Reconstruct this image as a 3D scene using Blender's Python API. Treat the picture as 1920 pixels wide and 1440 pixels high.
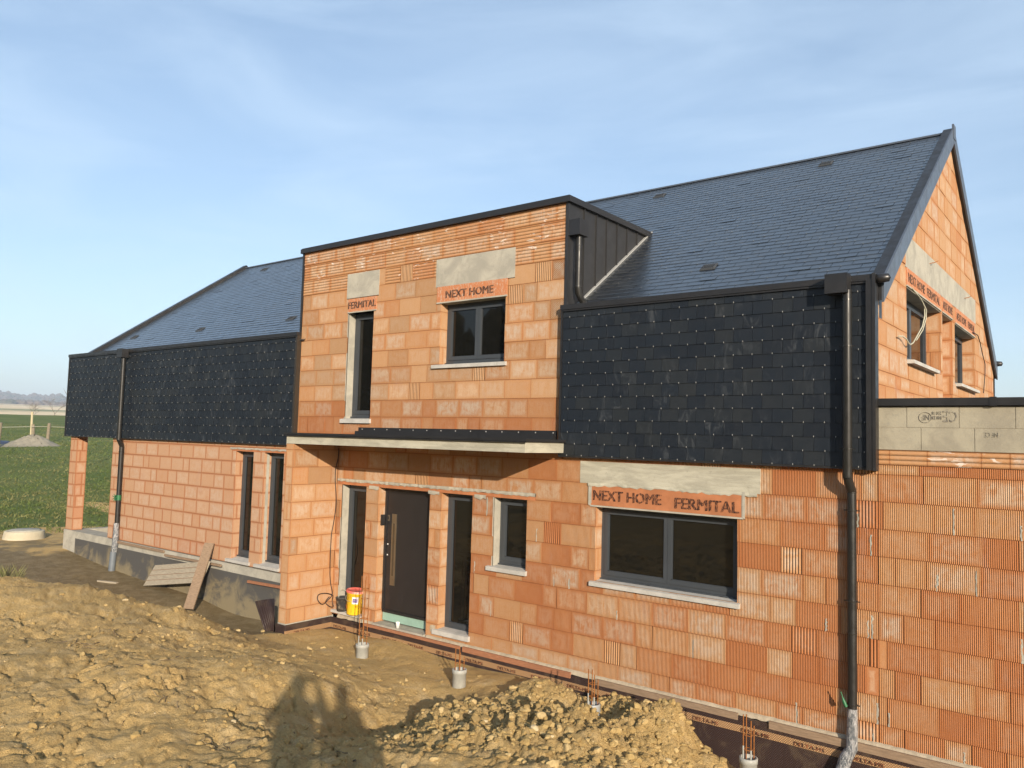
import bpy, math, random
import numpy as np
from mathutils import Vector, Matrix
R=math.radians
for o in list(bpy.data.objects): bpy.data.objects.remove(o, do_unlink=True)
scene=bpy.context.scene
COL=scene.collection
# ------------------------------------------------------------------ camera
CAM=Vector((2.23254,-9.31306,0.226067))
yaw,pit,rol=0.6657757,0.0695245,0.026690
fwd=Vector((-math.sin(yaw)*math.cos(pit),math.cos(yaw)*math.cos(pit),math.sin(pit)))
rt=Vector((math.cos(yaw),math.sin(yaw),0)); up=rt.cross(fwd)
rt2=math.cos(rol)*rt+math.sin(rol)*up; up2=-math.sin(rol)*rt+math.cos(rol)*up
cd=bpy.data.cameras.new('camera'); cam=bpy.data.objects.new('camera',cd); COL.objects.link(cam)
cam.matrix_world=Matrix(((rt2.x,up2.x,-fwd.x,CAM.x),(rt2.y,up2.y,-fwd.y,CAM.y),(rt2.z,up2.z,-fwd.z,CAM.z),(0,0,0,1)))
cd.sensor_width=36; cd.lens=1488.56/1920*36; cd.clip_start=.05; cd.clip_end=9000
scene.camera=cam
# ------------------------------------------------------------------ light
SUN_A,SUN_B=1.27,0.47          # per metre of depth the light moves this much left / down
sdir=Vector((-SUN_A,1,-SUN_B)).normalized()      # travel direction
elev=math.asin(-sdir.z); tosun=-sdir
sl=bpy.data.lights.new('sun','SUN'); sl.energy=4.95; sl.angle=R(.55); sl.color=(1,.86,.69)
so=bpy.data.objects.new('sun',sl); COL.objects.link(so)
so.rotation_euler=sdir.to_track_quat('-Z','Y').to_euler()
w=bpy.data.worlds.new('World'); scene.world=w; w.use_nodes=True
nt=w.node_tree; nt.nodes.clear()
sky=nt.nodes.new('ShaderNodeTexSky'); sky.sky_type='NISHITA'; sky.sun_disc=False
sky.sun_elevation=elev; sky.sun_rotation=math.atan2(tosun.x,tosun.y)
sky.air_density=1.0; sky.dust_density=1.3; sky.ozone_density=2.0; sky.altitude=200
wo=nt.nodes.new('ShaderNodeOutputWorld'); bg=nt.nodes.new('ShaderNodeBackground')
bg.inputs[1].default_value=.118
# thin cirrus: a soft white veil stretched over the sky dome
tc=nt.nodes.new('ShaderNodeTexCoord'); mp=nt.nodes.new('ShaderNodeMapping'); mp.vector_type='POINT'
mp.inputs['Scale'].default_value=(1.0,2.2,7.0); mp.inputs['Rotation'].default_value=(.12,.18,.5)
nz=nt.nodes.new('ShaderNodeTexNoise'); nz.inputs['Scale'].default_value=1.9; nz.inputs['Detail'].default_value=5; nz.inputs['Roughness'].default_value=.55; nz.inputs['Distortion'].default_value=.5
rp=nt.nodes.new('ShaderNodeMapRange'); rp.inputs[1].default_value=.38; rp.inputs[2].default_value=.70; rp.inputs[3].default_value=.24; rp.inputs[4].default_value=.52
mx=nt.nodes.new('ShaderNodeMix'); mx.data_type='RGBA'
mx.inputs[7].default_value=(3.9,4.95,6.1,1)
L=nt.links.new
L(tc.outputs['Generated'],mp.inputs[0]); L(mp.outputs[0],nz.inputs['Vector']); L(nz.outputs[0],rp.inputs[0])
L(rp.outputs[0],mx.inputs[0]); L(sky.outputs[0],mx.inputs[6]); L(mx.outputs[2],bg.inputs[0]); L(bg.outputs[0],wo.inputs[0])
vs=scene.view_settings; vs.view_transform='Standard'; vs.look='None'; vs.gamma=1; vs.use_curve_mapping=False; vs.exposure=.70
scene.render.engine='CYCLES'
random.seed(7); RNG=np.random.RandomState(5)

# ------------------------------------------------------------------ materials
class NB:
    def __init__(s,name):
        s.m=bpy.data.materials.new(name); s.m.use_nodes=True; s.t=s.m.node_tree; s.t.nodes.clear()
        s.out=s.t.nodes.new('ShaderNodeOutputMaterial'); s.b=s.t.nodes.new('ShaderNodeBsdfPrincipled')
        s.t.links.new(s.b.outputs[0],s.out.inputs[0])
    def n(s,ty,**k):
        x=s.t.nodes.new(ty)
        for a,b in k.items(): setattr(x,a,b)
        return x
    def put(s,sock,v):
        if hasattr(v,'is_output') or isinstance(v,bpy.types.NodeSocket): s.t.links.new(v,sock)
        else: sock.default_value=v
    def ma(s,op,a,b=None,c=None,clamp=False):
        x=s.n('ShaderNodeMath',operation=op,use_clamp=clamp); s.put(x.inputs[0],a)
        if b is not None: s.put(x.inputs[1],b)
        if c is not None: s.put(x.inputs[2],c)
        return x.outputs[0]
    def mr(s,v,a,b,c=0.,d=1.,smooth=True):
        x=s.n('ShaderNodeMapRange'); x.interpolation_type='SMOOTHSTEP' if smooth else 'LINEAR'
        s.put(x.inputs[0],v)
        for i,q in enumerate((a,b,c,d)): s.put(x.inputs[i+1],q)
        return x.outputs[0]
    def mix(s,f,a,b,blend='MIX'):
        x=s.n('ShaderNodeMix',data_type='RGBA',blend_type=blend); s.put(x.inputs[0],f)
        s.put(x.inputs[6],a if not isinstance(a,tuple) else (*a,1)[:4]); s.put(x.inputs[7],b if not isinstance(b,tuple) else (*b,1)[:4])
        return x.outputs[2]
    def ramp(s,f,pts,interp='LINEAR'):
        x=s.n('ShaderNodeValToRGB'); x.color_ramp.interpolation=interp
        e=x.color_ramp.elements
        while len(e)<len(pts): e.new(.5)
        for i,(p,c) in enumerate(pts): e[i].position=p; e[i].color=(*c,1)
        s.put(x.inputs[0],f); return x.outputs[0]
    def co(s,kind='Object'):
        return s.n('ShaderNodeTexCoord').outputs[kind]
    def noise(s,vec,scale,det=3,rough=.5,dist=0,stretch=None):
        if stretch:
            q=s.n('ShaderNodeMapping'); s.put(q.inputs[0],vec); q.inputs['Scale'].default_value=stretch; vec=q.outputs[0]
        x=s.n('ShaderNodeTexNoise'); s.put(x.inputs['Vector'],vec); x.inputs['Scale'].default_value=scale
        x.inputs['Detail'].default_value=det; x.inputs['Roughness'].default_value=rough; x.inputs['Distortion'].default_value=dist
        return x.outputs[0]
    def bump(s,h,st=1,d=.01,prev=None):
        x=s.n('ShaderNodeBump'); s.put(x.inputs['Height'],h); x.inputs['Strength'].default_value=st; x.inputs['Distance'].default_value=d
        if prev is not None: s.put(x.inputs['Normal'],prev)
        return x.outputs[0]
    def attr(s,name,out='Color'):
        x=s.n('ShaderNodeAttribute'); x.attribute_name=name; return x.outputs[out]
    def sep(s,c):
        x=s.n('ShaderNodeSeparateColor'); s.put(x.inputs[0],c); return x.outputs
    def xyz(s,c):
        x=s.n('ShaderNodeSeparateXYZ'); s.put(x.inputs[0],c); return x.outputs
    def set(s,col=None,rough=None,met=None,spec=None,nor=None):
        if col is not None: s.put(s.b.inputs['Base Color'],(*col,1) if isinstance(col,tuple) else col)
        if rough is not None: s.put(s.b.inputs['Roughness'],rough)
        if met is not None: s.put(s.b.inputs['Metallic'],met)
        if spec is not None: s.put(s.b.inputs['Specular IOR Level'],spec)
        if nor is not None: s.put(s.b.inputs['Normal'],nor)
        return s.m

def m_brick(name,shift=0.,dull=0.):
    s=NB(name); a=s.attr('blk'); c=s.sep(a); h=s.attr('blk','Alpha')
    uv=s.n('ShaderNodeUVMap'); uv.uv_map='loc'; q=s.xyz(uv.outputs[0]); U,V=q[0],q[1]
    tint,ty,W,H=c[0],c[1],c[2],h
    ob=s.co()
    t2=s.ma('FRACT',s.ma('MULTIPLY',tint,7.31)); t3=s.ma('FRACT',s.ma('MULTIPLY',tint,13.7))
    e=s.ma('MINIMUM',s.ma('MINIMUM',U,s.ma('SUBTRACT',W,U)),s.ma('MINIMUM',V,s.ma('SUBTRACT',H,V)))
    e=s.ma('ADD',e,s.ma('MULTIPLY',s.ma('SUBTRACT',s.noise(ob,38,3,.6),.52),.016))
    n1=s.noise(ob,2.3,3); n2=s.noise(ob,9,4,.6,.6); n3=s.noise(ob,60,3,.6)
    vst=s.noise(ob,5,3,.6,.2,stretch=(9,9,1.0))
    base=s.ramp(s.ma('ADD',s.ma('MULTIPLY',tint,.74),s.ma('MULTIPLY',s.ma('SUBTRACT',n1,.5),.3+shift)),
        [(0,(.47,.285,.150)),(.3,(.46,.245,.112)),(.6,(.42,.18,.073)),(.85,(.36,.128,.047)),(1,(.27,.086,.034))])
    pale=s.ma('MULTIPLY',s.mr(e,.0,.075),s.mr(s.ma('ADD',s.ma('MULTIPLY',n2,.6),s.ma('MULTIPLY',vst,.5)),.36,.66))
    pale=s.ma('MULTIPLY',pale,s.mr(t2,.10,.75,.22,1.0))
    pale=s.ma('MULTIPLY',pale,s.mr(tint,.66,.92,1,.3))
    col=s.mix(pale,base,s.mix(t3,(.54,.38,.25),(.50,.405,.32)))
    # tableau blocks: a paler sunk oval in the middle
    t4=s.ma('COMPARE',ty,.5,.06)
    ov=s.mr(s.ma('MINIMUM',s.ma('MINIMUM',U,s.ma('SUBTRACT',W,U)),s.ma('MINIMUM',V,s.ma('SUBTRACT',H,V))),.035,.05)
    col=s.mix(s.ma('MULTIPLY',s.ma('MULTIPLY',t4,ov),.22),col,(.60,.46,.32))
    if dull: col=s.mix(dull,col,(.48,.325,.24))
    # orange-red arrises
    col=s.mix(s.mr(e,.0,.012+.022*(dull>0),.5+.2*(dull>0),0),col,(.33,.12,.05))
    # random darker burns and grey handling marks
    col=s.mix(s.ma('MULTIPLY',s.mr(s.noise(ob,3.2,4,.6,.8,stretch=(1,1,.5)),.60,.75),.35),col,(.42,.27,.2))
    col=s.mix(s.mr(n3,.35,.75,0,.18),col,(.30,.12,.05))
    
    # mortar smears on the upper courses
    z=s.xyz(ob)[2]
    sm=s.ma('MULTIPLY',s.ma('COMPARE',ty,.3,.06),s.mr(s.noise(ob,6,4,.6,.6,stretch=(1,1,4.)),.585,.63))
    sm=s.ma('MULTIPLY',sm,s.mr(s.noise(ob,1.7,2),.50,.56))
    col=s.mix(s.ma('MULTIPLY',sm,.85),col,(.70,.62,.55))
    # ribs
    def rib(x,per): return s.ma('POWER',s.ma('ABSOLUTE',s.ma('SINE',s.ma('MULTIPLY',x,math.pi/per))),.6)
    k1=s.ma('COMPARE',ty,.1,.06); k2=s.ma('COMPARE',ty,.2,.06); k3=s.ma('COMPARE',ty,.3,.06); k5=s.ma('COMPARE',ty,.4,.06)
    r1=s.ma('MULTIPLY',rib(U,.0185),s.ma('MULTIPLY',k1,.75)); r2=s.ma('MULTIPLY',rib(U,.034),s.ma('MULTIPLY',k2,1.15))
    r3=s.ma('MULTIPLY',rib(V,.052),s.ma('MULTIPLY',k3,1.3))
    r5=s.ma('MULTIPLY',s.ma('MULTIPLY',rib(s.ma('ADD',U,V),.03),rib(s.ma('SUBTRACT',U,V),.03)),s.ma('MULTIPLY',k5,1.0))
    k0=s.ma('COMPARE',ty,.0,.05); r0=s.ma('MULTIPLY',rib(U,.02),s.ma('MULTIPLY',k0,.22))
    rr=s.ma('ADD',s.ma('ADD',r1,r2),s.ma('ADD',s.ma('ADD',r3,r5),r0))
    b=s.bump(rr,1,.014); b=s.bump(n3,.25,.004,b); b=s.bump(n2,.3,.006,b)
    col=s.mix(1.0,col,(.92,.88,.84),'MULTIPLY')
    s.set(col,.9,0,.2,b); return s.m
BRICK=m_brick('hollow_brick'); BRICKL=m_brick('hollow_brick_pale',-.0,.38)

def m_simple(name,col,rough=.6,met=0,spec=.5,var=.0,sc=6,bumpd=0,bs=40,col2=None,thr=None,stretch=None):
    s=NB(name); ob=s.co(); cc=(*col,1)
    if col2:
        f=s.noise(ob,sc,5,.6,.5,stretch=stretch); a,b_=thr or (.4,.65); c=s.mix(s.mr(f,a,b_),col,col2)
    elif var: c=s.mix(s.mr(s.noise(ob,sc,4,.6,stretch=stretch),.3,.7,0,var),col,tuple(x*.5 for x in col))
    else: c=col
    n=s.bump(s.noise(ob,bs,4,.6),.5,bumpd) if bumpd else None
    r=rough if not var else s.mr(s.noise(ob,sc*2.3,3),.3,.7,rough*.85,min(1,rough*1.2))
    return s.set(c,r,met,spec,n)
def m_concrete(name,a=(.47,.44,.36),b=(.36,.35,.29),board=False):
    s=NB(name); ob=s.co()
    f=s.noise(ob,3.0,6,.65,.6,stretch=(.6,.6,2.5) if board else None)
    c=s.mix(s.mr(f,.35,.65),a,b)
    c=s.mix(s.mr(s.noise(ob,14,4,.6),.58,.75,0,.5),c,(.24,.23,.19))
    v=s.n('ShaderNodeTexVoronoi'); s.put(v.inputs['Vector'],ob); v.inputs['Scale'].default_value=34
    pit_=s.mr(v.outputs['Distance'],.08,.16,1,0)
    pit_=s.ma('MULTIPLY',pit_,s.mr(s.noise(ob,9,2),.52,.6))
    c=s.mix(s.ma('MULTIPLY',pit_,.5),c,(.14,.13,.11))
    h=s.noise(ob,45,5,.65)
    bb=s.bump(h,.6,.004)
    if board:
        z=s.xyz(ob)[2]; wv=s.ma('ABSOLUTE',s.ma('SINE',s.ma('ADD',s.ma('MULTIPLY',z,55),s.ma('MULTIPLY',f,7)))); bb=s.bump(wv,.35,.004,bb)
    return s.set(c,.92,0,.2,bb)
CONC=m_concrete('concrete',(.40,.375,.31),(.30,.285,.24)); CONCB=m_concrete('board_marked_concrete',(.42,.40,.32),(.31,.295,.235),True)
SILL=m_concrete('cast_sill_concrete',(.45,.435,.40),(.37,.36,.33))
BLOCKM=m_concrete('concrete_block',(.34,.31,.235),(.265,.24,.185))
MORTAR=m_simple('mortar',(.40,.34,.25),.95,0,.1,.5,9,.01,30)
JOINT=m_simple('joint_clay',(.17,.07,.03),.95,0,.1)  # dark mortar tone behind the gaps between blocks
TERRA=m_simple('terracotta_lintel',(.42,.17,.078),.85,0,.2,.5,5,.003,50)
INKD=m_simple('worn_stencil_ink',(.06,.035,.028),.9,0,.1,0,22,0,40,col2=(.42,.22,.13),thr=(.54,.60),stretch=(9,9,.6))
TERRAD=m_simple('weathered_terracotta_lintel',(.44,.17,.075),.9,0,.2,0,22,.004,40,col2=(.46,.42,.34),thr=(.56,.62),stretch=(9,9,.8))
INK=m_simple('stencil_ink',(.035,.02,.017),.9,0,.1,0,26,0,40,col2=(.33,.13,.06),thr=(.50,.58),stretch=(6,6,.8))
FRAME=m_simple('anthracite_aluminium',(.045,.052,.06),.42,0,.5,.15,3)
ZINC=m_simple('black_zinc',(.022,.022,.023),.46,.0,.5,.25,2)
TRIM=m_simple('black_trim',(.017,.0165,.017),.42,0,.5,.2,3)
VERGE=m_simple('slate_blue_verge_metal',(.085,.10,.125),.38,.2,.5,.15,3)
PIPE=m_simple('dark_pipe',(.016,.0155,.014),.40,.0,.42,.25,5)
GREYPVC=m_simple('grey_plastic_stub',(.13,.15,.17),.5,0,.5,.3,6)
WHITEPVC=m_simple('pale_plastic_tube',(.36,.36,.325),.55,0,.3,.5,9)
DOORM=m_simple('dark_bronze_door',(.020,.018,.018),.38,0,.4,.15,2)
STEEL=m_simple('brushed_bronze_steel',(.34,.28,.20),.35,.85,.5,.2,4)
RUST=m_simple('rusty_steel',(.30,.115,.03),.85,.1,.3,.6,30)
WIREM=m_simple('pale_wire',(.42,.40,.30),.6)
BLACKC=m_simple('black_cable_rubber',(.02,.012,.01),.55)
DARK=m_simple('dark_interior',(.012,.011,.010),.9,0,.1)
PLY=m_simple('weathered_plywood',(.36,.31,.23),.8,0,.2,.5,7,.002,60,stretch=(1,1,8))
WOOD=m_simple('weathered_timber',(.27,.19,.125),.85,0,.2,.55,9,.003,60,stretch=(1,4,9))
WOODR=m_simple('reddish_timber',(.33,.15,.08),.85,0,.2,.55,9,.003,60,stretch=(1,4,9))
POSTM=m_simple('grey_weathered_post',(.24,.20,.14),.9,0,.2,.5,9,.004,50)
YEL=m_simple('yellow_bucket_plastic',(.72,.47,.02),.45,0,.4,0,10,0,40,col2=(.30,.14,.03),thr=(.60,.66),stretch=(5,5,.7))
PINK=m_simple('red_pink_lid',(.62,.13,.10),.6,0,.4,.0,6,0,40,col2=(.66,.38,.32),thr=(.5,.65))
BLKPL=m_simple('black_bucket_plastic',(.035,.035,.035),.5,0,.4,0,12,0,40,col2=(.22,.19,.14),thr=(.55,.65))
WHITE=m_simple('white_plastic',(.72,.72,.70),.5)
MINT=m_simple('pale_green_sill_board',(.26,.40,.33),.7,0,.3,.3,4)
GREEN=m_simple('green_tie',(.015,.12,.045),.5)
PURPLE=m_simple('purple_print',(.16,.12,.3),.6)
TARP=m_simple('dark_blue_tarp',(.03,.045,.09),.5)
SANDM=m_simple('grey_sand',(.27,.245,.19),.95,0,.1,.4,3,.03,6)
def m_sleeve():
    s=NB('clear_plastic_sleeve'); ob=s.co()
    f=s.noise(ob,9,4,.6,1.2,stretch=(3,3,1)); h=s.noise(ob,14,4,.7,1.5,stretch=(4,4,1))
    c=s.mix(s.mr(f,.4,.62),(.09,.10,.11),(.30,.30,.30)); return s.set(c,.2,0,.6,s.bump(h,.8,.02))
SLEEVE=m_sleeve()
def m_glass():
    s=NB('dark_window_glass'); ob=s.co()
    g=s.n('ShaderNodeBsdfGlass'); 
    s.set((.006,.006,.005),.03,0,.5,s.bump(s.noise(ob,1.1,2),.04,.02)); s.b.inputs['IOR'].default_value=1.45
    s.t.nodes.remove(g); return s.m
GLASS=m_glass()
def m_slate(name,roof):
    s=NB(name); a=s.attr('blk'); c=s.sep(a); tint=c[0]; ob=s.co()
    t2=s.ma('FRACT',s.ma('MULTIPLY',tint,9.7))
    base=s.ramp(tint,[(0,(.007,.010,.015)),(.5,(.009,.013,.019)),(1,(.014,.017,.020))])
    if not roof:
        sm=s.noise(ob,7,5,.65,1.6,stretch=(1,1,.45)); big=s.noise(ob,1.1,3,.5)
        f=s.ma('MULTIPLY',s.mr(sm,.48,.72),s.mr(big,.40,.60)); f=s.ma('MULTIPLY',f,s.mr(t2,.2,1,.05,1))
        base=s.mix(s.ma('MULTIPLY',f,.42),base,(.11,.118,.125))
        r=s.mr(s.noise(ob,8,3),.3,.7,.48,.62); sp=.32
    else:
        f=s.mr(s.noise(ob,3,5,.65,.8),.62,.75); base=s.mix(s.ma('MULTIPLY',f,.35),base,(.10,.09,.08))
        r=s.ma('ADD',s.mr(s.noise(ob,5,3),.3,.7,.27,.34),s.ma('MULTIPLY',t2,.07)); sp=.9; s.b.inputs['IOR'].default_value=1.9; s.b.inputs['Coat Weight'].default_value=.45; s.b.inputs['Coat Roughness'].default_value=.16
    h=s.noise(ob,26,4,.6,.3); b=s.bump(h,.35,.0025)
    return s.set(base,r,0,sp,b)
SLATEW=m_slate('wall_slate',False); SLATER=m_slate('roof_slate',True)
HOOK=m_simple('slate_hook',(.42,.42,.40),.5,.3)
def m_membrane(name,clean):
    s=NB(name); ob=s.co(); q=s.xyz(ob); 
    def d(x): return s.ma('SINE',s.ma('MULTIPLY',x,2*math.pi/.028))
    hh=s.ma('ADD',s.ma('MULTIPLY',s.ma('MULTIPLY',d(s.ma('ADD',q[0],q[1])),d(q[2])),.5),.5)
    h=s.mr(hh,.55,.9)
    base=(.032,.018,.016) if clean else (.075,.072,.068)
    c=s.mix(s.ma('MULTIPLY',h,.35),base,(.085,.055,.048) if clean else (.14,.135,.12))
    dirt=s.mr(s.noise(ob,3.5,5,.65,.6),.50,.64) if clean else s.mr(s.ma('ADD',s.noise(ob,1.6,5,.65,.6),s.ma('MULTIPLY',s.ma('ADD',q[2],3.0),-.35)),.42,.62)
    c=s.mix(s.ma('MULTIPLY',dirt,.45 if clean else .85),c,(.25,.205,.12) if not clean else (.10,.07,.045))
    return s.set(c,.5 if clean else .8,0,.4,s.bump(h,.9,.006))
MEMB=m_membrane('dimple_membrane_brown',True); MEMD=m_membrane('muddy_dimple_membrane',False)
def m_band():
    s=NB('printed_tan_band'); ob=s.co(); q=s.xyz(ob)
    def d(x): return s.ma('SINE',s.ma('MULTIPLY',x,2*math.pi/.028))
    h=s.mr(s.ma('ADD',s.ma('MULTIPLY',s.ma('MULTIPLY',d(s.ma('ADD',q[0],q[1])),d(q[2])),.5),.5),.45,.8)
    return s.set(s.mix(s.mr(h,.1,.5,.35,1),(.09,.05,.03),(.48,.29,.14)),.6,0,.3,s.bump(h,.9,.006))
BAND=m_band()
def m_ground():
    s=NB('ground_mud_and_field'); ob=s.co(); z=s.attr('zone'); zc=s.sep(z)
    wet,grass,far=zc[0],zc[1],zc[2]; clod=s.attr('zone','Alpha')
    n1=s.noise(ob,.55,5,.6,.4); n2=s.noise(ob,4,6,.62,.5); n3=s.noise(ob,30,5,.65); n4=s.noise(ob,110,3,.6)
    c=s.mix(s.mr(n1,.35,.65),(.56,.38,.155),(.50,.345,.145))
    c=s.mix(s.mr(n2,.45,.72,0,.6),c,(.58,.44,.24))
    c=s.mix(s.mr(n2,.30,.42,.4,0),c,(.38,.265,.125))
    c=s.mix(s.mr(n3,.56,.75,0,.5),c,(.17,.115,.055))
    c=s.mix(s.mr(s.noise(ob,.9,5,.65,1.0),.52,.66,0,.55),c,(.26,.185,.09))
    # pale stones and dark roots scattered in the clay
    v=s.n('ShaderNodeTexVoronoi'); s.put(v.inputs['Vector'],ob); v.inputs['Scale'].default_value=9; v.inputs['Randomness'].default_value=1
    st=s.ma('MULTIPLY',s.mr(v.outputs['Distance'],.06,.11,1,0),s.mr(s.sep(v.outputs['Color'])[0],.80,.84))
    c=s.mix(st,c,(.55,.46,.32))
    dk=s.ma('MULTIPLY',s.mr(s.noise(ob,5,5,.75,2.6,stretch=(1,2.6,1)),.625,.67),.7); c=s.mix(dk,c,(.075,.055,.045))
    wc=s.mix(s.mr(n2,.35,.7),(.185,.135,.066),(.26,.20,.11)); wc=s.mix(s.mr(n3,.6,.8,0,.5),wc,(.36,.30,.19))
    c=s.mix(s.mr(s.ma('ADD',wet,s.ma('MULTIPLY',s.ma('SUBTRACT',n2,.5),.7)),.35,.65),c,wc)
    g=s.mix(s.mr(s.noise(ob,.35,5,.6),.35,.65),(.095,.135,.032),(.14,.165,.048))
    g=s.mix(s.mr(s.noise(ob,3.0,6,.7),.45,.75,0,.7),g,(.13,.12,.045))
    g=s.mix(s.mr(s.noise(ob,11,5,.7),.5,.75,0,.6),g,(.035,.048,.014))
    c=s.mix(s.mr(s.ma('ADD',grass,s.ma('MULTIPLY',s.ma('SUBTRACT',s.noise(ob,1.1,5,.65),.5),.8)),.38,.62),c,g)
    # far fields: strips of stubble, winter wheat and fallow, sunlight painted into the tans
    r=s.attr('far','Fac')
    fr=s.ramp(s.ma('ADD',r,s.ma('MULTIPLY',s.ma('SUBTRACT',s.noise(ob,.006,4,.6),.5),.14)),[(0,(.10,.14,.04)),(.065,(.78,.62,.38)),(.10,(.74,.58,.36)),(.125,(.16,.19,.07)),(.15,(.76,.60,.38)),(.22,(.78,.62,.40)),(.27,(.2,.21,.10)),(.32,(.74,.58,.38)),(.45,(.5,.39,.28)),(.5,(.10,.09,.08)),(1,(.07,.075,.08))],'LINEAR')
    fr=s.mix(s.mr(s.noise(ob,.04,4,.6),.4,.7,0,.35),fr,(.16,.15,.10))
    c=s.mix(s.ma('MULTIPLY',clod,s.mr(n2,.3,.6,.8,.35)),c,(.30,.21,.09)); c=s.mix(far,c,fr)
    b=s.bump(n2,.5,.05); b=s.bump(n3,1,.045,b); b=s.bump(n4,1,.014,b)
    s.set(c,s.mr(wet,.3,.8,.95,.75),0,.15,b); return s.m
GROUND=m_ground()
def m_clod():
    s=NB('dry_clay_clod'); ob=s.co(); g=s.attr('blk'); t=s.sep(g)[0]
    c=s.ramp(t,[(0,(.25,.175,.075)),(.55,(.36,.255,.105)),(.9,(.46,.345,.17)),(1,(.56,.48,.33))])
    c=s.mix(s.mr(s.noise(ob,30,4,.6),.4,.7,0,.4),c,(.25,.165,.07))
    return s.set(c,.95,0,.1,s.bump(s.noise(ob,50,4,.6),.7,.01))
CLOD=m_clod()
GRASSM=m_simple('grass_blades',(.085,.12,.028),.8,0,.2,0,.6,0,40,col2=(.16,.155,.06),thr=(.4,.62))
BARK=m_simple('bare_twig_bark',(.16,.13,.10),.9)
FARWOOD=m_simple('winter_woodland',(.13,.105,.085),.95,0,.05,0,.02,0,40,col2=(.08,.085,.06),thr=(.45,.6))

# ------------------------------------------------------------------ mesh builder
class MB:
    def __init__(s): s.v=[];s.f=[];s.mi=[];s.uv=[];s.bk=[];s.m=[];s.sm=[]
    def mat(s,m):
        if m not in s.m: s.m.append(m)
        return s.m.index(m)
    def face(s,pts,m=0,uv=None,bk=(.5,0,1,1),smooth=False):
        i=len(s.v); s.v.extend([tuple(p) for p in pts]); s.f.append(tuple(range(i,i+len(pts)))); s.mi.append(m)
        s.uv.append(uv or [(.5,.5)]*len(pts)); s.bk.append(bk); s.sm.append(smooth)
    def box(s,x0,x1,y0,y1,z0,z1,m=0,bk=(.5,0,1,1),skip=''):
        P=[(x,y,z) for x in (x0,x1) for y in (y0,y1) for z in (z0,z1)]
        F={'l':(0,1,3,2),'r':(4,6,7,5),'f':(0,4,5,1),'b':(2,3,7,6),'d':(0,2,6,4),'u':(1,5,7,3)}
        for k,q in F.items():
            if k in skip: continue
            s.face([P[i] for i in q],m,None,bk)
    def hexa(s,b,t,m=0):   # bottom 4 pts (ccw from above), top 4 pts
        s.face(b[::-1],m); s.face(t,m)
        for i in range(4): j=(i+1)%4; s.face([b[i],b[j],t[j],t[i]],m)
    def slab(s,pts,n,th,m=0):   # polygon extruded by vector n*th
        n=Vector(n)*th; a=[Vector(p) for p in pts]; b=[p+n for p in a]
        s.face(b,m); s.face(a[::-1],m)
        for i in range(len(a)): j=(i+1)%len(a); s.face([a[i],a[j],b[j],b[i]],m)
    def tube(s,path,r,seg=10,m=0,cap=True,radii=None):
        P=[Vector(p) for p in path]; rings=[]; n=len(P)
        t0=(P[1]-P[0]).normalized(); ref=Vector((0,0,1)) if abs(t0.z)<.9 else Vector((1,0,0))
        u=t0.cross(ref).normalized()
        for i in range(n):
            t=(P[min(i+1,n-1)]-P[max(i-1,0)]); 
            if t.length<1e-9: t=t0
            t.normalize(); u=(u-t*u.dot(t)).normalized(); w_=t.cross(u)
            rr=radii[i] if radii else r
            rings.append([P[i]+u*math.cos(a)*rr+w_*math.sin(a)*rr for a in [2*math.pi*k/seg for k in range(seg)]])
        base=len(s.v)
        for rg in rings: s.v.extend([tuple(p) for p in rg])
        for i in range(n-1):
            for k in range(seg):
                k2=(k+1)%seg
                s.f.append((base+i*seg+k,base+i*seg+k2,base+(i+1)*seg+k2,base+(i+1)*seg+k)); s.mi.append(m); s.uv.append([(.5,.5)]*4); s.bk.append((.5,0,1,1)); s.sm.append(True)
        if cap: s.face(rings[0][::-1],m); s.face(rings[-1],m)
    def lathe(s,c,prof,seg=24,m=0,tilt=None):
        base=len(s.v); c=Vector(c); M=tilt or Matrix.Identity(3)
        for r_,z in prof:
            for k in range(seg):
                a=2*math.pi*k/seg; s.v.append(tuple(c+M@Vector((r_*math.cos(a),r_*math.sin(a),z))))
        for i in range(len(prof)-1):
            for k in range(seg):
                k2=(k+1)%seg
                s.f.append((base+i*seg+k,base+i*seg+k2,base+(i+1)*seg+k2,base+(i+1)*seg+k)); s.mi.append(m); s.uv.append([(.5,.5)]*4); s.bk.append((.5,0,1,1)); s.sm.append(True)
    def build(s,name,mats,parent=None,bevel=0):
        me=bpy.data.meshes.new(name); me.from_pydata(s.v,[],s.f); 
        for mm in (mats if isinstance(mats,(list,tuple)) else [mats]): me.materials.append(mm)
        me.polygons.foreach_set('material_index',s.mi); me.polygons.foreach_set('use_smooth',s.sm)
        uvl=me.uv_layers.new(name='loc'); flat=[c for f in s.uv for p in f for c in p]; uvl.data.foreach_set('uv',flat)
        ca=me.color_attributes.new('blk','FLOAT_COLOR','CORNER')
        fl=[]
        for f,b in zip(s.f,s.bk): fl.extend(list(b)*len(f))
        ca.data.foreach_set('color',fl)
        me.update(); o=bpy.data.objects.new(name,me); COL.objects.link(o)
        if parent: o.parent=parent
        if bevel:
            bv=o.modifiers.new('bevel','BEVEL'); bv.width=bevel; bv.segments=1; bv.limit_method='ANGLE'
        return o
def empty(name,loc=(0,0,0)):
    o=bpy.data.objects.new(name,None); o.location=loc; COL.objects.link(o); return o
def tag(o,label=None,cat=None,group=None,kind=None):
    if label: o['label']=label
    if cat: o['category']=cat
    if group: o['group']=group
    if kind: o['kind']=kind
    return o
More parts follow.
